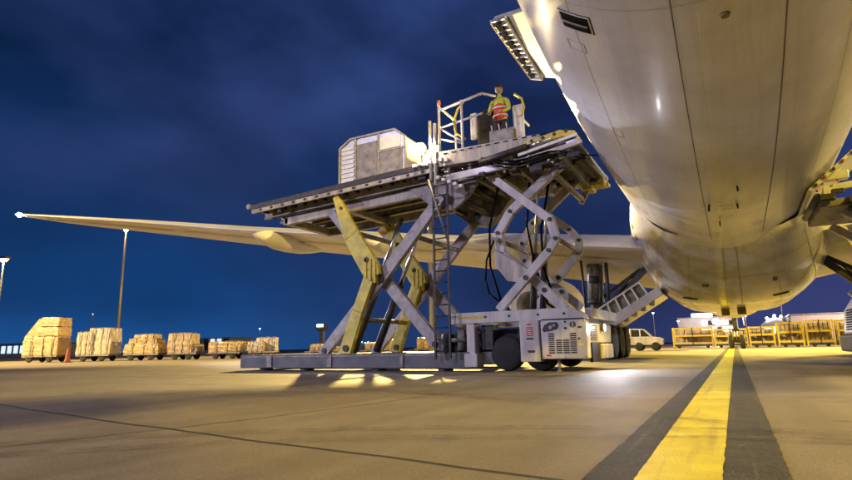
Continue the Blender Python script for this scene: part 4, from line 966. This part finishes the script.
# ------------------------------------------------------------------ lamp masts
def mast(d, dx, dy, ztop, r, lab, lamp='warm', size=0.4, group='lamp masts round the apron', head='plain'):
    t = thing('lamp_mast', lab, 'lamp mast', (d*dx, d*dy, 0), group)
    x, y = d*dx, d*dy
    g = MB(); g.tube((x,y,0),(x,y,ztop),r,r*0.5,n=12); g.build('pole', M['pole'], t)
    g = MB(); g.box(x-size*1.3,x+size*1.3,y-size*0.5,y+size*0.5,ztop,ztop+size*0.35); hd = g.build('lamp_head', M['dark'], t, 0.02)
    mm = {'warm': E_WARM, 'white': E_WHITE, 'red': E_RED, 'green': E_GREEN, 'sod': E_SOD}[lamp]
    g = MB(); g.sphere((x,y-0.05,ztop-size*0.15),size*0.5,(1.6,1,0.6),12); g.build('lamp', mm, hd)
    return t
mast(110,-0.8420,0.5395,22,0.30,'tall slim lamp mast rising behind the golden heap up to the wing', 'warm', 0.55)
mt = mast(100,-0.9141,0.4054,14.2,0.2,'lamp mast at the left edge of the picture with red and white lamps','warm',0.85)
g = MB(); g.sphere((-91.41+1.0,40.54,14.1),0.18,seg=12); g.build('red_lamp', E_RED, mt)
g = MB(); g.sphere((-91.41-0.7,40.2,14.1),0.15,seg=12); g.build('red_lamp', E_RED, mt)
mast(150,-0.8604,0.5096,9.5,0.14,'short unlit-looking grey lamp mast behind the two-step pallet load','sod',0.12)
mast(200,-0.7081,0.7061,7.9,0.16,'small lamp post shining white above the last pallet load before the loader','white',0.32)
mast(160,-0.9275,0.3738,3.6,0.1,'tiny lamp post low on the horizon at the left edge','white',0.3)
mast(180,-0.8790,0.4769,3.2,0.1,'tiny reddish lamp post between the first two pallet loads','red',0.22)
mast(120,-0.1141,0.9935,6.4,0.10,'white-lit lamp post seen above the utility truck','white',0.22)
mast(130,-0.0779,0.9970,5.0,0.10,'white-lit lamp post at the left end of the terminal building','white',0.28)
mast(150,0.0177,0.9998,6.3,0.12,'white-lit lamp post right of the nose gear','white',0.34)
mast(120,0.0664,0.9978,9.5,0.12,'tall thin lamp mast against the sky right of the nose section','sod',0.15)
t = thing('lamp_mast', 'yellowish mast behind the loader ladder with a side arm lamp', 'lamp mast', (-42.3,79.4,0), 'lamp masts round the apron')
g = MB(); g.tube((-42.3,79.4,0),(-42.3,79.4,25),0.42,0.34); g.build('pole', M['pole'], t)
g = MB(); g.tube((-42.3,79.4,18.9),(-44.6,78.4,18.9),0.1); ah = g.build('lamp_arm', M['pole'], t)
g = MB(); g.box(-45.3,-43.7,78.0,78.7,18.45,18.75); g.build('lamp', E_SOD, ah, 0.1)
# pale green lit beacon box
t = thing('beacon_tower', 'small tower topped by a pale green lit box left of the scissor legs', 'tower', (-82,101,0))
g = MB(); g.box(-82.5,-81.5,100.5,101.5,0,4.6); g.build('column', M['pole'], t)
g = MB(); g.box(-83.0,-81.0,100.2,101.8,4.6,6.2); bx = g.build('cabin', M['greys'], t, 0.05)
g = MB(); g.box(-82.9,-81.1,100.05,100.18,5.5,6.1); g.build('lit_panel', E_GREEN, bx)

# ------------------------------------------------------------------ far buildings
def building(name, lab, x0, x1, y0, y1, h, m, wins=0, seed=1, rowz=(0.35,0.75), emis=E_WIN, group=None, roof=0.3):
    t = thing(name, lab, 'building', ((x0+x1)/2,(y0+y1)/2,0), group)
    g = MB(); g.box(x0,x1,y0,y1,0,h); wl_ = g.build('wall', m, t)
    g = MB(); g.box(x0-0.2,x1+0.2,y0-0.2,y1+0.2,h,h+roof); g.build('roof', M['greys'], t)
    random.seed(seed)
    for k in range(wins):
        xa = x0+(x1-x0)*(k+0.15)/wins; xb = x0+(x1-x0)*(k+0.8)/wins
        g = MB(); g.box(xa,xb,y0-0.06,y0-0.01,h*rowz[0],h*rowz[1]); g.build('window', emis if random.random() < 0.65 else M['glass'], wl_)
    return t
def at(d, dx, dy): return d*dx, d*dy
building('low_building','low white building at the far left edge of the apron',-178,-150,78,86,3.2,M['build'],9,3,(0.3,0.9),E_PALE)
building('low_building','low white-lit building glimpsed behind the square-topped pallet load',-140,-117,106,114,4.0,M['build'],9,5,(0.2,0.95),E_PALE,None,0.1)
ct2 = thing('distant_lights', 'tiny row of cyan lights on the horizon right of the last pallet load', 'lights', (-118,166,0))
g = MB(); g.box(-121,-113,166,167,0,2.2); wq = g.build('wall', M['build'], ct2)
for k in range(6): g = MB(); g.sphere((-120.5+k*1.3,165.8,2.4+0.3*(k%2)),0.28,seg=8); g.build('lamp', E_CYAN, wq)
t = building('terminal_building','bright white terminal block with cyan roof sign ahead of the nose gear',-15.4,1.4,196,215,7.9,M['build'],0)
g = MB(); g.box(-11.3,-5.3,195.5,195.8,8.1,9.3); sg = g.build('roof_sign', E_CYAN, t)
g = MB()
for (a, b) in ((-11.0,-10.2),(-9.9,-9.6),(-9.3,-8.3),(-7.9,-7.2)): g.box(a,b,195.35,195.48,8.35,8.95)
g.build('sign_mark', E_WHITE, sg)
for k in range(3):
    for j in range(5):
        xa = -8.6+j*1.9
        g = MB(); g.box(xa,xa+1.6,195.85,195.98,1.6+k*2.0,2.9+k*2.0); g.build('window', E_WIN if (j+k) % 3 else M['glass'], t)
fl = thing('floodlight', 'dazzling white floodlight ahead of the nose gear', 'floodlight', at(100,-0.0232,0.9997)+(0,))
fx, fy = at(100,-0.0232,0.9997)
g = MB(); g.tube((fx,fy,0),(fx,fy,3.4),0.09); g.build('pole', M['pole'], fl)
g = MB(); g.box(fx-0.6,fx+0.6,fy-0.1,fy+0.2,3.3,4.1); fh = g.build('lamp_head', M['dark'], fl, 0.05)
E_BLAZE = emit('floodlight_lens_lit', (1.0, 0.88, 0.68), 160)
g = MB(); g.sphere((fx,fy-0.12,3.7),0.42,(1.3,0.3,0.85),16); g.build('lens', E_BLAZE, fh)
hg = building('hangar','long pinkish hangar behind the yellow racks on the right',11.5,60,150,190,6.0,M['buildp'],0)
dm = thing('round_roofed_hall', 'small arched white hall at the left end of the long hangar', 'building', (9,165,0))
g = MB(); g.prism([(6.2,0),(6.2,3.8),(6.8,5.0),(7.8,5.8),(9,6.1),(10.2,5.8),(11,5.0),(11.4,3.8),(11.4,0)], 160, 175); g.build('wall', M['build'], dm)
g = MB()
for (x, z) in ((7.4,5.9),(9.0,6.4),(10.4,6.2)): g.sphere((x,159.7,z),0.28,seg=10)
g.build('roof_lamp', E_WHITE, dm)
for (x, z) in ((6.6,2.2),(8.6,2.2)):
    g = MB(); g.box(x,x+1.4,159.9,159.97,z,z+1.6); g.build('window', E_WIN, dm)

# ------------------------------------------------------------------ empty yellow racks
def rack(L_, h, mats):
    t = thing('pallet_rack', 'x', 'rack', (0,0,0), 'empty yellow racks in a row ahead of the aircraft')
    for x in (0.05, L_-0.05):
        for y in (0.05, 1.55):
            g = MB(); g.box(x-0.06,x+0.06,y-0.06,y+0.06,0.1,h); g.build('post', M['yellow'], t)
    for z in (0.45, 0.45+(h-0.55)*0.5, h-0.1):
        for y in (0.05, 1.55):
            g = MB(); g.box(0.1,L_-0.1,y-0.04,y+0.04,z-0.07,z+0.07); g.build('rail', M['yellow'], t)
    g = MB()
    for z in (0.6, 0.45+(h-0.55)*0.5+0.15): g.box(0.12,L_-0.12,0.1,1.5,z-0.1,z-0.04)
    g.build('shelf', M['carton'], t)
    g = MB(); g.box(0.12,L_-0.12,1.40,1.44,0.5,h-0.25); g.build('back_panel', M['beige'], t)
    g = MB(); g.box(L_/2-0.04,L_/2+0.04,0.0,0.06,0.3,h); 
    for k in range(5): x = 0.3+k*(L_-0.6)/4; g.box(x-0.03,x+0.03,0.75,0.8,0.5,h-0.2)
    g.build('middle_post', M['dark'], t)
    g = MB(); g.box(0.1,L_-0.1,0.1,1.5,0.2,0.34); g.build('base_frame', M['dark'], t)
    for x in (0.5, L_-0.5):
        g = MB(); g.tube((x,0.15,0.16),(x,0.3,0.16),0.16); g.build('wheel', M['tyre'], t)
    return t
RK = [(-5.2,-1.75,1.95,'leftmost empty yellow rack, right of the utility truck'),(-1.65,1.05,1.75,'empty yellow rack half hidden by the nose wheels'),
      (1.15,3.1,1.85,'narrow empty yellow rack just right of the nose wheels'),(3.3,5.2,2.15,'dark-shelved yellow rack right of the narrow one'),
      (5.35,7.3,2.25,'tallest yellow rack, left of the one at the edge'),(7.5,9.6,2.2,'yellow rack beside the white loader at the right edge')]
for (a, b, h, lab) in RK:
    t = rack(b-a, h, 0); t.location = (a, 58-a*0.15, 0); t['label'] = lab

# ------------------------------------------------------------------ utility truck
tk = thing('utility_truck', 'small white crew truck with a flat bed parked behind the main wheels', 'truck')
g = MB(); g.prism([(1.9,0.42),(4.25,0.42),(4.3,0.85),(4.1,0.98),(3.55,1.05),(3.0,1.62),(2.0,1.66),(1.9,0.9)], 0, 1.7); bd = g.build('cab', M['white'], tk, 0.06)
g = MB(); g.prism([(2.1,1.05),(3.40,1.05),(2.95,1.54),(2.1,1.56)], -0.012, 1.712); g.build('window', M['glass'], bd)
g = MB(); g.box(2.68,2.76,-0.03,-0.012,1.0,1.6); g.box(2.0,3.4,-0.03,-0.014,0.98,1.03); g.build('window_pillar', M['railw'], bd)
g = MB(); g.box(-0.9,1.88,0.0,1.7,0.62,0.82); fb = g.build('flat_bed', M['beige'], tk, 0.02)
g = MB()
for x in (-0.85,0.0,0.9,1.8): g.box(x-0.03,x+0.03,0,0.06,0.82,1.35); g.box(x-0.03,x+0.03,1.64,1.7,0.82,1.35)
for z in (1.05,1.32): g.box(-0.85,1.8,0,0.05,z-0.03,z+0.03); g.box(-0.85,1.8,1.65,1.7,z-0.03,z+0.03)
g.build('side_rail', M['yellow'], fb)
for x in (0.1, 2.6, 3.75):
    for y in (0.1, 1.6):
        g = MB(); g.lathe([(-0.1,0.15),(-0.1,0.3),(0,0.33),(0.1,0.3),(0.1,0.15)], (x,y,0.33), 'y', 24); w_ = g.build('wheel', M['tyre'], tk)
        g = MB(); g.lathe([(-0.08,0.02),(-0.08,0.16),(0.08,0.16),(0.08,0.02)], (x,y,0.33), 'y', 16); g.build('rim', M['rim'], w_)
for y in (0.25, 1.45):
    g = MB(); g.box(4.22,4.31,y-0.12,y+0.12,0.68,0.82); g.build('headlight', M['glass'], bd)
tk.location = (-8.9, 44.5, 0); tk.rotation_euler = (0,0,R(4)); 

# ------------------------------------------------------------------ lower deck loader on the right
l2 = thing('lower_deck_loader', 'white loader with louvred front and raised greasy bridge at the right edge', 'cargo loader', (4.2,17,0))
g = MB(); g.prism([(2.22,0.72),(2.30,1.35),(2.55,1.72),(5.4,1.72),(5.4,0.72)], 15.6, 18.4); b2 = g.build('body', M['white'], l2, 0.05)
g = MB()
for k in range(9): z = 0.82+k*0.078; g.box(2.36+k*0.004,2.95,15.55,15.595,z,z+0.036)
for k in range(9): z = 0.82+k*0.06; g.box(2.215+k*0.006,2.25+k*0.006,15.8,17.9,z,z+0.03)
g.build('louvre', M['black'], b2)
g = MB(); g.box(2.12,5.5,15.5,18.5,0.28,0.70); g.build('bumper', M['dark'], l2, 0.05)
for y in (15.95, 18.0):
    g = MB(); g.lathe([(-0.15,0.2),(-0.15,0.36),(0,0.42),(0.15,0.36),(0.15,0.2)], (3.3,y,0.42), 'y', 28); g.build('wheel', M['tyre'], l2)
g = MB(); g.sphere((2.85,15.9,2.02),0.24,(1.1,0.8,1.0),20); g.tube((2.85,15.9,1.7),(2.85,15.9,1.9),0.10); g.sphere((3.2,15.9,1.9),0.2,seg=14); rb = g.build('round_housing', M['whitefab'], l2)
g = MB(); g.tube((2.80,15.69,2.05),(2.80,15.73,2.05),0.07,n=16); g.build('lamp_glass', M['dark'], rb)
g = MB(); g.box(2.15,6.5,15.9,18.6,3.70,3.88); b3 = g.build('bridge_platform', M['greys'], l2, 0.02)
g = MB(); random.seed(3)
for k in range(40):
    x = random.uniform(2.2,5.5); z = random.uniform(3.48,4.15); s_ = random.uniform(0.04,0.13); y = random.uniform(15.7,16.1)
    g = MB()
    if k % 2: g.box(x-s_*1.5,x+s_*1.5,y-s_,y+s_,z-s_*0.7,z+s_*0.7)
    else: g.tube((x-s_*3,y,z-0.04),(x+s_*3,y,z+0.05),s_*0.55)
    g.build('drive_unit', M['dark'], b3, 0.01)
g = MB(); g.beam((2.25,15.8,4.10),(5.5,15.8,4.42),0.10,0.16); g.box(2.3,2.75,15.7,15.95,4.3,4.5); g.box(2.2,2.35,15.65,15.8,3.95,4.12); g.build('white_side_beam', M['railw'], b3, 0.02)
g = MB(); g.tube((2.12,15.9,3.95),(2.12,18.5,3.95),0.10,n=16); g.build('front_bumper', M['bumper'], b3)
g = MB()
for (x, z) in ((2.2,4.2),(2.5,4.25),(2.08,4.05)): g = MB(); g.sphere((x,15.62,z),0.03,seg=10); g.build('red_knob', M['red'], b3)
for (a, b) in (((2.6,3.6),(5.0,1.7)),((5.0,3.6),(2.8,1.7))):
    for y in (16.1, 18.2):
        g = MB(); g.beam((a[0],y,a[1]),(b[0],y,b[1]),0.12,0.2); g.build('scissor_arm', M['white'], l2, 0.01)

for o in l2.children:
    if o.name.split('.')[0] in ('body', 'bumper', 'wheel', 'round_housing'): o.location.x += 0.33
# reflective bands of the vest
g = MB()
for z_ in (1.0, 1.2): g.tube((0,0,z_-0.02),(0,0,z_+0.02),0.19,n=24,cap=False)
for v in g.bm.verts: v.co.y *= 0.78
q = g.build('reflective_band', M['railw'], None); q.parent = op

# ------------------------------------------------------------------ lights
def spot(name, loc, target, W, col, ang=60, size=0.6, blend=0.4):
    l = bpy.data.lights.new(name, 'SPOT'); l.energy = W; l.color = col; l.spot_size = R(ang); l.spot_blend = blend; l.shadow_soft_size = size
    o = bpy.data.objects.new(name, l); COL.objects.link(o); o.location = loc
    o.rotation_euler = (Vector(target)-Vector(loc)).to_track_quat('-Z','Y').to_euler(); return o
def point(name, loc, W, col, size=0.2):
    l = bpy.data.lights.new(name, 'POINT'); l.energy = W; l.color = col; l.shadow_soft_size = size
    o = bpy.data.objects.new(name, l); COL.objects.link(o); o.location = loc; return o
SOD = (1.0, 0.72, 0.30); SODY = (1.0, 0.71, 0.21)
spot('apron_spot', (37, -24, 30), (1, 6, 0), 125000, (1.0, 0.70, 0.05), 80, 0.9)
spot('apron_spot', (40, 62, 26), (-2, 44, 0), 360000, SODY, 74, 1.2)
spot('apron_spot', (-50, 90, 24), (-15, 44, 0), 1250000, SODY, 40, 1.0, 0.7)
spot('apron_spot', (-64, -4, 26), (-38, 33, 0), 500000, SOD, 56, 1.0, 0.5)
spot('apron_spot', (30, 78, 15), (-1, 36, 0), 650000, (1.0, 0.74, 0.12), 23, 1.0, 0.6)  # unseen lamp added to send warm light under the belly and fairing
spot('apron_spot', (28, 6, 22), (1, 57, 1), 40000, SODY, 26, 1.0, 0.5)  # added warm fill on the rack fronts, no mast behind it
spot('white_spot', (-60, 33, 13), (1, 15.5, 0), 120000, (0.88, 0.86, 1.0), 17, 0.4)
spot('white_spot', (-2.3, 99, 4.2), (0, 30, 0), 9000, (1.0, 0.85, 0.62), 100, 0.4)
spot('white_spot', (-26, -38, 24), (-8, 12, 3), 40000, (0.74, 0.66, 1.0), 75, 1.5)
spot('white_spot', (-48, -22, 7), (-2, 11, 5), 42000, (0.86, 0.82, 1.0), 48, 0.8)  # added low fill that whitens the left side of the belly
spot('white_spot', (26, 36, 7), (3, 20, 0), 22000, (0.85, 0.86, 1.0), 40, 0.2)  # unseen lamp added for the white patch on the right-hand ground
spot('apron_spot', (44, 20, 6.5), (-2, 5.5, -0.6), 90000, (1.0, 0.70, 0.07), 11, 0.25, 0.5)  # added low narrow beam that gilds the near ground but misses the flank
point('terminal_fill', (-6, 184, 9), 9000, (1.0, 0.86, 0.75), 0.5)  # fill without a fixture, added to brighten the terminal wall
point('hangar_fill', (26, 138, 12), 26000, (1.0, 0.78, 0.66), 0.5)  # another added fill, lifts the otherwise dark hangar front
point('work_lamp_light', (-7.05, 12.3, 5.92), 80, (1.0, 0.75, 0.42), 0.12)
point('work_lamp_light', (-6.52, 12.3, 5.86), 90, (1.0, 0.78, 0.5), 0.08)
spot('headlamp_light', (-2.70, 14.05, 0.98), (-0.2, 11.2, -0.3), 900, (0.92, 0.88, 1.0), 110, 0.06, 0.9)
sl = bpy.data.lights.new('weak_sun', 'SUN'); sl.energy = 0.015; sl.angle = R(0.5); sl.color = (0.8, 0.86, 1.0)  # very weak sun lamp added for the dusk; the sky has no moon
so = bpy.data.objects.new('weak_sun', sl); COL.objects.link(so); so.rotation_euler = (R(50), 0, R(215))

# ------------------------------------------------------------------ render settings
S.render.engine = 'CYCLES'
S.view_settings.view_transform = 'Standard'; S.view_settings.look = 'None'; S.view_settings.exposure = 0.0; S.view_settings.gamma = 1.0
S.view_settings.use_curve_mapping = False
S.cycles.max_bounces = 6; S.cycles.diffuse_bounces = 3; S.cycles.glossy_bounces = 3; S.cycles.caustics_reflective = False; S.cycles.caustics_refractive = False
S.cycles.sample_clamp_indirect = 3.0; S.cycles.use_denoising = True
